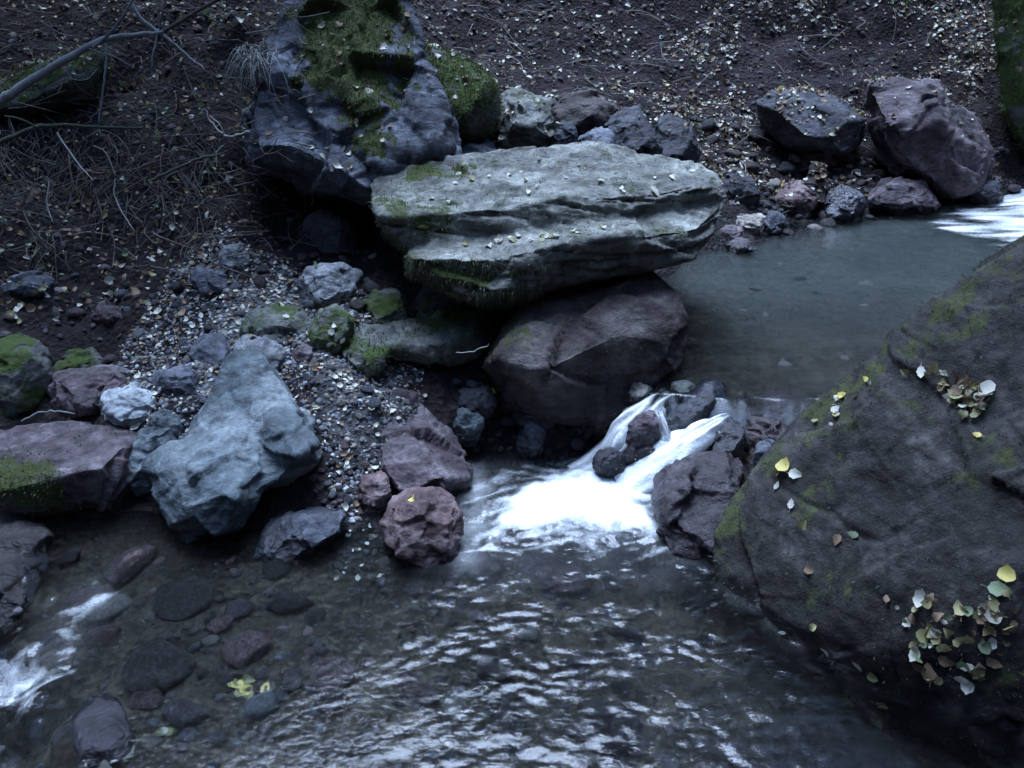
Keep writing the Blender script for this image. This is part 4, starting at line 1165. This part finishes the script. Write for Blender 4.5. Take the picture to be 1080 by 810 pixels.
def branch(name, label, cat, spec, mat, twigs=(), tmat=None, sides=8, jit=.002):
    v, f = tubes_mesh(name, [spec], sides, jit)
    loc = Vector(v.min(0))
    o = link(name, np_mesh(name, v - np.array(loc), f), mat, loc)
    tag(o, label, cat)
    for tw in twigs:
        v, f = tubes_mesh('twig', [tw], 6, jit * .6)
        link('twig', np_mesh('twig', v - np.array(loc), f), tmat or mat, (0, 0, 0), o)
    return o
branch('dead_branch', 'long bare grey branch slanting up from left edge with hanging twigs', 'branch',
       (px3((-40, 135, 4.45), (0, 108, 4.45), (35, 83, 4.45), (70, 62, 4.45), (110, 42, 4.5), (140, 37, 4.5), (172, 34, 4.5)), (.026, .024, .021, .018, .015, .012, .008)), M['bark'],
       [(px3((98, 50, 4.47), (120, 30, 4.47), (143, -4, 4.47)), (.008, .007, .004)),
        (px3((112, 45, 4.48), (111, 75, 4.44), (108, 100, 4.42), (104, 128, 4.4)), (.007, .006, .005, .004)),
        (px3((166, 36, 4.5), (161, 60, 4.46), (160, 78, 4.45)), (.006, .005, .004)),
        (px3((95, 52, 4.46), (120, 60, 4.42), (140, 70, 4.4)), (.004, .003, .002)),
        (px3((70, 63, 4.45), (72, 78, 4.42), (80, 85, 4.42)), (.004, .003, .002))], M['bark'])
branch('crossing_branch', 'pale grey stick crossing the tip of the long bare branch', 'branch',
       (px3((132, -10, 4.55), (150, 20, 4.53), (168, 34, 4.52), (190, 52, 4.5), (215, 73, 4.46)), (.010, .0095, .010, .006, .0045)), M['bark'],
       [(px3((168, 33, 4.52), (172, 10, 4.5), (178, -8, 4.5)), (.006, .005, .004))])
branch('forked_branch', 'dark stick rising right from the crossing of branches at top left', 'branch',
       (px3((166, 36, 4.56), (195, 20, 4.6), (235, -4, 4.65)), (.011, .010, .008)), M['darkbark'])
branch('mossy_branch', 'mossy stick lying level across the left bank below the dark hollow', 'branch',
       (px3((-20, 162, 4.25), (15, 143, 4.3), (50, 132, 4.35), (100, 134, 4.4), (150, 135, 4.4)), (.012, .011, .010, .008, .005)), M['mossbark'],
       [(px3((40, 134, 4.33), (20, 125, 4.3), (5, 122, 4.3)), (.005, .004, .003))])
branch('bent_twig', 'thin bent stick below the bleached twig left of the crag', 'branch',
       (px3((160, 190, 4.2), (185, 178, 4.2), (210, 167, 4.2), (232, 163, 4.2), (246, 155, 4.2)), (.007, .007, .006, .005, .003)), M['mossbark'])
branch('bleached_twig', 'short bone-white forked twig sticking out beside the crag', 'twig',
       (px3((216, 116, 4.05), (224, 130, 4.05), (237, 143, 4.04), (252, 142, 4.02), (264, 137, 4.0)), (.003, .004, .005, .004, .003)), M['twigpale'],
       [(px3((237, 143, 4.04), (232, 132, 4.02), (221, 122, 4.02)), (.004, .003, .002)), (px3((228, 170, 4.1), (229, 160, 4.1), (236, 153, 4.08)), (.003, .003, .002)),
        (px3((240, 143, 4.04), (243, 134, 4.0)), (.003, .002))])
branch('water_twig', 'thin curved stick on the dark ground behind edge slab', 'twig',
       (px3((22, 445, 2.9), (40, 436, 2.92), (62, 434, 2.92), (80, 437, 2.9)), (.003, .004, .004, .002)), M['bark'])
branch('grass_stalk', 'thin pale stalk poking from the ledge toward brown boulder', 'twig',
       (px3((480, 372, 3.05), (500, 370, 3.02), (516, 364, 3.0)), (.002, .002, .0015)), M['twigpale'])
for k, (pts, lb) in enumerate((
    ([(52, 190, 4.2), (50, 215, 4.18), (56, 235, 4.15)], 'thin pale root hanging left of middle on left bank'),
    ([(122, 188, 4.2), (122, 210, 4.18), (140, 242, 4.12)], 'thin root slanting down beside the rotten soil on left bank'),
    ([(60, 140, 4.35), (82, 172, 4.25), (98, 190, 4.2)], 'fine twig slanting down from level mossy stick'))):
    branch('hanging_root', lb, 'root', (px3(*pts), (.004, .0035, .002)), M['twigpale'])
# tangle of fine roots below the level mossy stick
specs = []
rr = random.Random(3)
for k in range(620):
    px = rr.uniform(-20, 235); py = rr.choice((rr.uniform(130, 215), rr.uniform(130, 270)))
    p, n = hit(px, py)
    if p is None: continue
    p = p + n * rr.uniform(.005, .06)
    L = rr.uniform(.06, .34)
    d = Vector((rr.gauss(0, .55), rr.gauss(-.25, .3), rr.gauss(-.75, .35))).normalized()
    p2 = p + d * L * .5 + Vector((rr.gauss(0, .02), -.02, rr.gauss(0, .01)))
    p3 = p + d * L + Vector((rr.gauss(0, .05), -.03, rr.gauss(-.02, .02)))
    r = rr.uniform(.0012, .0036)
    if rr.random() < .10: r *= 2.2; L *= 1.8; p3 = p + d * L + Vector((rr.gauss(0, .08), -.04, rr.gauss(-.02, .03)))
    specs.append(([p, p2, p3], (r, r * .8, r * .4)))
for k in range(420):
    px = rr.uniform(-20, 330); py = rr.uniform(-10, 290)
    p, n = hit(px, py)
    if p is None or p.y < 3.3: continue
    L = rr.uniform(.05, .30)
    d = Vector((rr.gauss(0, 1), rr.gauss(0, .7), rr.gauss(0, .4)))
    d = (d - n * d.dot(n) * .8).normalized()
    p = p + n * rr.uniform(.004, .05)
    q_ = Vector((rr.gauss(0, .02), rr.gauss(0, .02), rr.gauss(0, .02)))
    r = rr.uniform(.0012, .0042)
    specs.append(([p - d * L * .5, p + q_, p + d * L * .5], (r, r * .8, r * .4)))
v, f = tubes_mesh('root_tangle', specs, 4)
tag(link('root_tangle', np_mesh('root_tangle', v, f), M['root']), 'tangle of fine grey roots and stems hanging over the left bank', 'roots', kind='stuff')

def tuft(name, label, px, py, n, L, mat, down=.8, spread=.05, w=.003, seed=0):
    rg = random.Random(seed)
    p0, nn = hit(px, py)
    V, Fs = [], []
    if n < 70: spread *= .5
    for k in range(n):
        b = Vector((rg.gauss(0, spread), rg.gauss(0, spread), rg.gauss(0, spread * .5)))
        d = (nn * .6 + Vector((rg.gauss(0, .5), rg.gauss(-.2, .4), rg.uniform(0, .7)))).normalized()
        l = L * rg.uniform(.5, 1.2); side = d.cross(Vector((0, 0, 1))).normalized() * w
        prev = None
        for i in range(6):
            t = i / 5
            q = b + d * l * t + Vector((0, 0, -1)) * l * down * t * t
            s = side * (1 - t * .85)
            V += [tuple(q - s), tuple(q + s)]
            if i:
                a = len(V) - 4
                Fs.append((a, a + 1, a + 3, a + 2))
    o = link(name, np_mesh(name, np.array(V), np.array(Fs)), mat, p0)
    return tag(o, label, 'plant')
tuft('grass_tuft', 'bleached drooping grass tuft on the bank left of mossy rib', 278, 62, 130, .24, M['grass'], 1.1, .05, .003, 1)
tuft('grass_tuft', 'small dark grass tuft growing by the level mossy stick', 75, 128, 60, .10, M['moss'], .5, .05, .002, 2)
tuft('grass_tuft', 'tiny green tuft on the left bank under the root tangle', 95, 205, 50, .08, M['moss'], .4, .03, .002, 3)

specs = []
for k in range(230):
    p, n = drop(rr.uniform(-.4, 4.4), rr.uniform(5.6, 8.4), bvh=GB)
    if p is None: continue
    d = Vector((rr.gauss(0, 1), rr.gauss(0, .6), rr.gauss(0, .3))); d = (d - n * d.dot(n) * .9).normalized()
    L = rr.uniform(.06, .4); r = rr.uniform(.0015, .005)
    p = p + n * rr.uniform(.004, .03)
    specs.append(([p - d * L * .5, p + Vector((rr.gauss(0, .02), rr.gauss(0, .02), .01)), p + d * L * .5], (r, r * .8, r * .4)))
v, f = tubes_mesh('twig_litter', specs, 4)
tag(link('twig_litter', np_mesh('twig_litter', v, f), M['root']), 'thin dead twigs strewn over the far hillside', 'twigs', kind='stuff')
rgs = np.random.default_rng(91)
sp_c = [at(660, 500, 2.74), at(700, 482, 2.76), at(690, 488, 2.75), at(600, 525, 2.66), at(640, 540, 2.58)]
n_s = 220
ctr = np.array([tuple(sp_c[i]) for i in rgs.integers(0, len(sp_c), n_s)])
pp = ctr + rgs.normal(0, 1, (n_s, 3)) * np.array([.06, .03, .025]); pp[:, 2] = np.abs(pp[:, 2] - .02) + .035
bm = bmesh.new(); bmesh.ops.create_icosphere(bm, subdivisions=1, radius=1); me_ = bpy.data.meshes.new('drop'); bm.to_mesh(me_); bm.free()
M['spray'] = simple_mat('white_spray', (.8, .84, .87), (.9, .93, .95), .3, 30, .1)
tag(scatter_merge('water_spray', [base_of(me_)], pp, np.tile([0, 0, 1.0], (n_s, 1)), .0007 + .0014 * rgs.random(n_s) ** 2, [M['spray']], np.zeros(n_s, int), seed=92, attrs=False),
    'fine white droplets thrown up by the little cascade', 'spray', kind='stuff')

# small ivy-like leaves and dead foliage caught in the tangle of the left bank
lbp = [tuple(at(a_, b_, 4.4))[:2] for a_, b_ in ((-30, 280), (230, 280), (330, 60))]
lb_reg = [(-3.3, 3.6), (-1.6, 3.6), (-1.2, 4.2), (-1.1, 5.2), (-1.4, 6.4), (-4.0, 6.4)]
P_, N_ = drop_many(lb_reg, 2200, 44, minn=.05, zmin=.3)
rad = .012 + .030 * RNG.random(len(P_)) ** 1.6
tag(scatter_merge('bank_foliage', LB + LB_round, P_ + N_ * RNG.uniform(.004, .06, (len(P_), 1)), N_ + RNG.normal(0, .7, N_.shape), rad, [M[k] for k in LMATS], RNG.choice([0, 2, 3, 4], len(P_), p=[.06, .2, .6, .14]), seed=45, attrs=False),
    'small dead and green leaves caught among the roots of the left bank', 'leaf litter', kind='stuff')

def leafy_plant(name, label, px, py, n, size, seed=0, spread=.12):
    rg = random.Random(seed)
    p0, nn = hit(px, py)
    root = bpy.data.objects.new(name, None); COL.objects.link(root); root.location = p0
    tag(root, label, 'plant')
    sp, V, Fs, off = [], [], [], 0
    for k in range(n):
        q = Vector((rg.gauss(0, spread), rg.gauss(-.02, spread * .5), rg.uniform(.03, .16)))
        sp.append(([Vector((0, 0, -.02)), q * .5 + Vector((0, 0, .02)), q], (.003, .002, .001)))
        for m_ in range(3):
            v, f = leaf_shape(rg.randrange(999), wid=.3, stem=False)
            R = np.array(Quaternion((rg.gauss(0, .35), rg.gauss(0, .35), 1), rg.uniform(0, 6.28)).to_matrix())
            v = (v * size * rg.uniform(.6, 1.2)) @ R.T + np.array(q + Vector((rg.gauss(0, .03), rg.gauss(0, .03), rg.gauss(0, .015))))
            V.append(v); Fs.append(f + off); off += len(v)
    v, f = tubes_mesh('stem', sp, 4)
    link('stem', np_mesh('stem', v, f), M['darkbark'], (0, 0, 0), root)
    link('leaves', np_mesh('leaves', np.concatenate(V), np.concatenate(Fs)), M['leaf_green'], (0, 0, 0), root)
leafy_plant('green_seedling', 'low green leafy plant at the top of far hillside', 880, 8, 14, .06, 5, .2)
leafy_plant('green_seedling', 'little green leafy plant right of the taller one at hillside top', 935, 14, 8, .05, 6, .14)
leafy_plant('green_sprig', 'small green sprig in the dark soil of left bank', 220, 190, 3, .04, 8, .03)

# ------------------------------------------------------------------ leafy trees added just out of frame to shade bank and boulder
def shade_tree(name, label, base, crown, R, n, seed):
    rg = np.random.default_rng(seed)
    p0, _ = drop(base[0], base[1], 12)
    root = bpy.data.objects.new(name, None); COL.objects.link(root); root.location = p0
    tag(root, label, 'tree')
    c = Vector(crown) - p0
    sp_ = [([Vector((0, 0, -.3)), c * .35 + Vector((0, 0, .5)), c * .7 + Vector((0, 0, .35)), c], (.13, .10, .07, .03))]
    tips = []
    for k in range(16):
        d = rg.normal(0, 1, 3); d /= np.linalg.norm(d)
        e = c + Vector(d * np.array(R) * rg.uniform(.6, .95)); st = c * rg.uniform(.6, 1.0) + Vector((0, 0, .1))
        sp_.append(([st, (st + e) * .5 + Vector((0, 0, .12)), e], (.03, .018, .006))); tips.append(np.array(e)); tips.append(np.array((st + e) * .5))
    v, f = tubes_mesh('trunk', sp_, 7)
    link('trunk', np_mesh('trunk', v, f), M['darkbark'], (0, 0, 0), root)
    tips = np.array(tips)
    q = tips[rg.integers(0, len(tips), n)] + rg.normal(0, 1, (n, 3)) * np.array(R) * .23
    u = rg.normal(0, 1, (n, 3)) * np.array([1, 1, .5]); u /= np.linalg.norm(u, axis=1)[:, None]
    w_ = np.cross(u, rg.normal(0, 1, (n, 3)) * .5 + np.array([0, 0, 1.0])); w_ /= np.linalg.norm(w_, axis=1)[:, None]
    L = rg.uniform(.05, .10, n)[:, None]
    V = np.stack([q - u * L, q + w_ * L * .45, q + u * L, q - w_ * L * .45], 1).reshape(-1, 3)
    me = np_mesh('crown', V, np.arange(n * 4).reshape(-1, 4), smooth=False)
    link('crown', me, M['leaf_olive'], (0, 0, 0), root)
shade_tree('added_shade_tree', 'unseen leafy tree added to shade the left bank above the bare branches', (-3.6, 6.4), (-2.3, 5.3, 4.1), (1.7, 1.4, .55), 3400, 301)
shade_tree('added_shade_tree', 'unseen small leafy tree added to shade the big foreground boulder at right', (3.4, 2.6), (1.95, 2.75, 3.9), (1.0, .9, .45), 3200, 302)

# ------------------------------------------------------------------ water
FOAM = [zpix(px, py, .02) for px, py in ((512, 552), (520, 528), (540, 510), (585, 494), (630, 488), (670, 484), (700, 482), (712, 490), (704, 505), (698, 520), (694, 562), (650, 562), (600, 556), (560, 560), (520, 562))]
FOAM2 = [zpix(px, py, -.05) for px, py in ((-60, 705), (0, 700), (30, 693), (60, 697), (80, 708), (80, 726), (58, 740), (0, 748), (-60, 750))]
WISP = [[zpix(px, py, .01) for px, py in l] for l in (((486, 500), (510, 490), (520, 510), (512, 560), (495, 585), (480, 590), (490, 550)), ((600, 478), (660, 470), (665, 490), (600, 492)), ((470, 590), (490, 570), (515, 560), (500, 600)), ((690, 650), (760, 620), (790, 665), (770, 690), (720, 690)), ((35, 695), (58, 650), (100, 612), (125, 620), (95, 660), (75, 700)))]
def build_water():
    # lower pool
    xs = axis(-4.0, 2.2, -2.1, 1.2, .009, .1); ys = axis(.2, 3.15, 1.25, 3.1, .009, .1)
    X, Y = np.meshgrid(xs, ys); x, y = X.ravel(), Y.ravel()
    q = np.stack([x, y], 1)
    sd = poly_sd(q, FOAM); sd2 = poly_sd(q, FOAM2)
    p = np.stack([x, y, x * 0], 1)
    wobble = fbm(p * 9, 4, 80) * .035
    foam = smooth01((.075 - sd - wobble * 1.8) / .21)
    halo = smooth01((.30 - sd - wobble * 2.5) / .46) * .50
    foam2 = smooth01((.05 - sd2 - wobble * 2.2) / .16) * .62
    wsp = halo
    for k, w in enumerate(WISP):
        wsp = np.maximum(wsp, smooth01((.04 - poly_sd(q, w) + wobble * .7) / .10) * (.36, .36, .36, .10, .36)[k])
    veil = np.maximum(.06 * smooth01((.42 - sd - wobble * 3) / .55), .0)
    for k, w in enumerate(WISP):
        veil = np.maximum(veil, (.26, .2, .22, .0, .035)[k] * smooth01((.07 - poly_sd(q, w) + wobble * 1.5) / .16))
    # little step down on the left
    s0 = np.array([-1.22, 1.86]); dr = np.array([-.8, -.6])
    t = (q - s0) @ dr
    step = -.07 * smooth01((t - .02 + fbm(p * 5, 3, 81) * .09) / .26)
    # chop: crests run across the flow, finer and stronger below the foam
    fx = x * .86 + y * .5; fy = -x * .5 + y * .86
    d_f = np.clip(sd, 0, 3)
    ampl = 1.0 * (.40 + .75 * np.exp(-d_f * 1.1)) * (.26 + .74 * smooth01((x + .60) / .7)) * (1 - .6 * smooth01((x - .55) / .4) * smooth01((2.1 - y) / .4))
    n1 = perlin(np.stack([fx * 4.0, fy * 7.0, x * 0 + 3.1], 1), 82)
    n2 = perlin(np.stack([fx * 16 + n1 * 1.6, fy * 22 + n1 * 2.2, x * 0 + 5.1], 1), 83)
    n4 = perlin(np.stack([x * 29 + n2 * 1.8, y * 38 + n1 * 2.5, x * 0 + 9.1], 1), 182)
    n3 = perlin(np.stack([x * 36 + n2, y * 52 + n2, x * 0 + 7.1], 1), 84)
    wave = ampl * (n1 * .0052 + n2 * .0038 + n4 * .0031 + n3 * .0005)
    z = step + wave
    lump = fbm(p * 8, 3, 85)
    z += foam * (.022 + .016 * lump + .010 * perlin(p * 26, 86) + .006 * perlin(p * 60, 89))
    z += foam2 * (.014 * lump + .010 * perlin(p * 25, 87) + .007 * perlin(p * 55, 187))
    # the foam climbs to the foot of the cascade
    c = np.array(zpix(735, 468, .05)); z += .05 * np.exp(-((q - c) ** 2).sum(1) / .012) * foam
    strk = perlin(np.stack([(x * .95 + y * .3) * 6 + n1, (-x * .3 + y * .95) * 26 + n1 * 2, x * 0], 1), 88) * .5 + .5
    ny, nx = X.shape; idx = np.arange(nx * ny).reshape(ny, nx)
    f = np.stack([idx[:-1, :-1], idx[:-1, 1:], idx[1:, 1:], idx[1:, :-1]], -1).reshape(-1, 4)
    V1 = np.stack([x, y, z], 1); F1 = np.maximum(np.maximum(foam * 1.0, foam2 * .8), wsp); S1 = strk
    # upper pool and cascade
    xs = axis(.30, 7.5, .30, 1.5, .011, .05)
    ys = np.concatenate([np.arange(2.40, 3.1, .009), axis(3.1, 6.9, 3.1, 4.0, .016, .03)[1:]])
    X, Y = np.meshgrid(xs, ys); x, y = X.ravel(), Y.ravel()
    p = np.stack([x, y, x * 0], 1)
    lip = 2.955 - .04 * smooth01((x - .62) / .16) + perlin(np.stack([x * 7, x * 0, x * 0 + 1], 1), 90) * .03
    run = .12 + .03 * perlin(np.stack([x * 5, x * 0, x * 0 + 4], 1), 91)
    t = (lip - y) / run
    n1 = perlin(np.stack([x * 3.5, y * 8, x * 0], 1), 92); n2 = perlin(np.stack([x * 11, y * 19, x * 0], 1), 93)
    calm = smooth01((y - 3.1) / .6)
    infl = smooth01((x - 2.7) / 1.2) * smooth01((y - 4.7) / .6)
    z = ZU + .10 * infl * smooth01((x - 3.1) / 2) + n1 * (.010 - .0034 * calm + .012 * infl) + n2 * (.004 - .0022 * calm + .006 * infl)
    fall = smooth01(t)
    cs = perlin(np.stack([x * 22, y * 4, x * 0], 1), 94)
    z = z - (ZU + .06) * fall + fall * (1 - fall) * cs * .05
    foam = smooth01((t + .1) / .55) * (.5 + .3 * cs + .25 * smooth01((t - .4) / .6))
    fi = smooth01((x - 2.95 + perlin(p * 2, 95) * .5) / .9) * smooth01((y - 4.9) / .35)
    st2 = perlin(np.stack([x * 3, y * 14, x * 0], 1), 96) * .5 + .5
    foam = np.maximum(foam, fi * (.25 + .5 * st2))
    INF = [tuple(onz(a_, b_, ZU + .03))[:2] for a_, b_ in ((985, 232), (1010, 220), (1050, 212), (1150, 200), (1150, 290), (1060, 258), (1020, 246))]
    fi = np.maximum(fi, smooth01((.12 - poly_sd(np.stack([x, y], 1), INF) + perlin(p * 3, 105) * .2) / .45))
    foam = np.maximum(foam, fi * (.42 + .40 * st2))
    strk = np.where(y < 3.0, cs * .5 + .5, st2)
    ny, nx = X.shape; idx = np.arange(nx * ny).reshape(ny, nx)
    f2 = np.stack([idx[:-1, :-1], idx[:-1, 1:], idx[1:, 1:], idx[1:, :-1]], -1).reshape(-1, 4)
    fc = p[f2].mean(1)
    keep = (fc[:, 0] > np.where(fc[:, 1] < 3.0, .53, .36)) & (fc[:, 1] > 2.5) & ~((fc[:, 0] > 1.0) & (fc[:, 1] < 2.72))
    V2 = np.stack([x, y, z], 1)
    Vs, Fs_, Fo, Sk = [V1, V2], [f, f2[keep] + len(V1)], [F1, np.clip(foam, 0, 1)], [S1, strk]
    off = len(V1) + len(V2)
    # tongues of falling water between the stones: (px, py, depth, half width in px, whiteness)
    for ti, tong in enumerate((
        [(704, 415, 2.98, 14, .05), (693, 424, 2.92, 20, .45), (674, 438, 2.865, 24, .68), (656, 456, 2.84, 24, .75), (642, 474, 2.845, 21, .7), (626, 492, 2.845, 26, .7), (610, 506, 2.81, 30, .6)],
        [(766, 443, 2.86, 10, .1), (752, 449, 2.81, 15, .6), (734, 460, 2.77, 20, .95), (712, 475, 2.75, 28, 1.0), (686, 492, 2.75, 34, 1.0), (648, 510, 2.75, 40, 1.0)],
        [(692, 424, 2.92, 7, .2), (699, 446, 2.82, 8, .5), (705, 466, 2.79, 8, .6), (706, 488, 2.765, 10, .9)])):
        nl, nw = 70, 30
        tp = np.linspace(0, len(tong) - 1, nl); ar = np.array(tong, float)
        it = [np.interp(tp, np.arange(len(tong)), ar[:, k]) for k in range(5)]
        for k in range(5): it[k] = np.convolve(np.pad(it[k], 4, 'edge'), np.ones(9) / 9, 'valid')
        cen = np.array([tuple(at(a_, b_, c_)) for a_, b_, c_ in zip(it[0], it[1], it[2])])
        tan = np.gradient(cen, axis=0); tan /= np.linalg.norm(tan, axis=1)[:, None]
        sidev = np.cross(tan, np.array([0, -.35, 1.0])); sidev /= np.linalg.norm(sidev, axis=1)[:, None]
        nrm = np.cross(sidev, tan)
        nrm *= np.sign(nrm[:, 2])[:, None]
        hw = it[3] / F * it[2]
        ww = np.linspace(-1, 1, nw)
        L_ = np.repeat(np.linspace(0, 1, nl), nw); W_ = np.tile(ww, nl)
        edge = 1 + .25 * perlin(np.stack([L_ * 5, np.sign(W_) * 3, L_ * 0 + ti * 9], 1), 97)
        wl_ = W_ + .35 * perlin(np.stack([L_ * 3.5, W_ * .8, L_ * 0 + ti * 7], 1), 101)
        sk = perlin(np.stack([L_ * 3.5, wl_ * 2.6, L_ * 0 + ti * 5], 1), 98)
        sk2 = perlin(np.stack([L_ * 8.0, wl_ * 6.5, L_ * 0 + ti * 5], 1), 99)
        hgt_ = (.016 + .012 * (ti == 1)) * (1 - W_ ** 2) + .013 * sk + .0035 * sk2 - .012 * np.abs(W_) ** 3
        vv_ = np.repeat(cen, nw, 0) + np.repeat(sidev * hw[:, None], nw, 0) * (W_ * edge)[:, None] + np.repeat(nrm, nw, 0) * hgt_[:, None]
        idx = np.arange(nl * nw).reshape(nl, nw)
        ff = np.stack([idx[:-1, :-1], idx[:-1, 1:], idx[1:, 1:], idx[1:, :-1]], -1).reshape(-1, 4)
        if np.cross(vv_[ff[0, 1]] - vv_[ff[0, 0]], vv_[ff[0, 2]] - vv_[ff[0, 0]])[2] < 0: ff = ff[:, ::-1]
        Vs.append(vv_); Fs_.append(ff + off); off += len(vv_)
        Fo.append(np.clip(np.repeat(it[4], nw) * (1.0 - .75 * np.abs(W_) ** 3) + .25 * sk, 0, 1)); Sk.append(np.clip((.55, .82, .55)[ti] + .32 * sk + .13 * sk2, 0, 1))
    me = np_mesh('water', np.concatenate(Vs), Fs_)
    vl = np.zeros(off); vl[:len(veil)] = veil
    attr(me, 'veil', vl)
    attr(me, 'foam', np.concatenate(Fo)); attr(me, 'streak', np.concatenate(Sk))
    tag(link('water', me, M['water']), kind='structure')
build_water()

# ------------------------------------------------------------------ light
w = bpy.data.worlds.new('World'); SC.world = w; w.use_nodes = True
nt = w.node_tree; nt.nodes.clear(); g = G(nt)
sky = g.n('ShaderNodeTexSky'); sky.sky_type = 'NISHITA'; sky.sun_disc = False
SUN_EL, SUN_AZ = math.radians(70), math.radians(-18)     # azimuth from +Y towards +X
sky.sun_elevation = SUN_EL; sky.sun_rotation = SUN_AZ
sky.air_density = 1.0; sky.dust_density = 0.3; sky.ozone_density = 3.0
bg = g.n('ShaderNodeBackground'); bg.inputs['Strength'].default_value = .055
g.l(sky.outputs[0], bg.inputs['Color'])
o = g.n('ShaderNodeOutputWorld'); g.l(bg.outputs[0], o.inputs['Surface'])
sd = bpy.data.lights.new('sun', 'SUN'); sd.energy = 1.5; sd.angle = math.radians(42); sd.color = (.57, .72, 1.0)
so = bpy.data.objects.new('sun', sd); COL.objects.link(so)
dirv = Vector((math.sin(SUN_AZ) * math.cos(SUN_EL), math.cos(SUN_AZ) * math.cos(SUN_EL), math.sin(SUN_EL)))
so.rotation_euler = dirv.to_track_quat('Z', 'Y').to_euler(); so.location = dirv * 20

SC.view_settings.view_transform = 'Standard'
SC.view_settings.look = 'None'
SC.view_settings.gamma = 1.0
SC.view_settings.exposure = 3.0
SC.render.engine = 'CYCLES'
SC.cycles.use_denoising = True
SC.cycles.max_bounces = 10
SC.cycles.transmission_bounces = 8
SC.cycles.sample_clamp_indirect = 6.0
SC.render.film_transparent = False
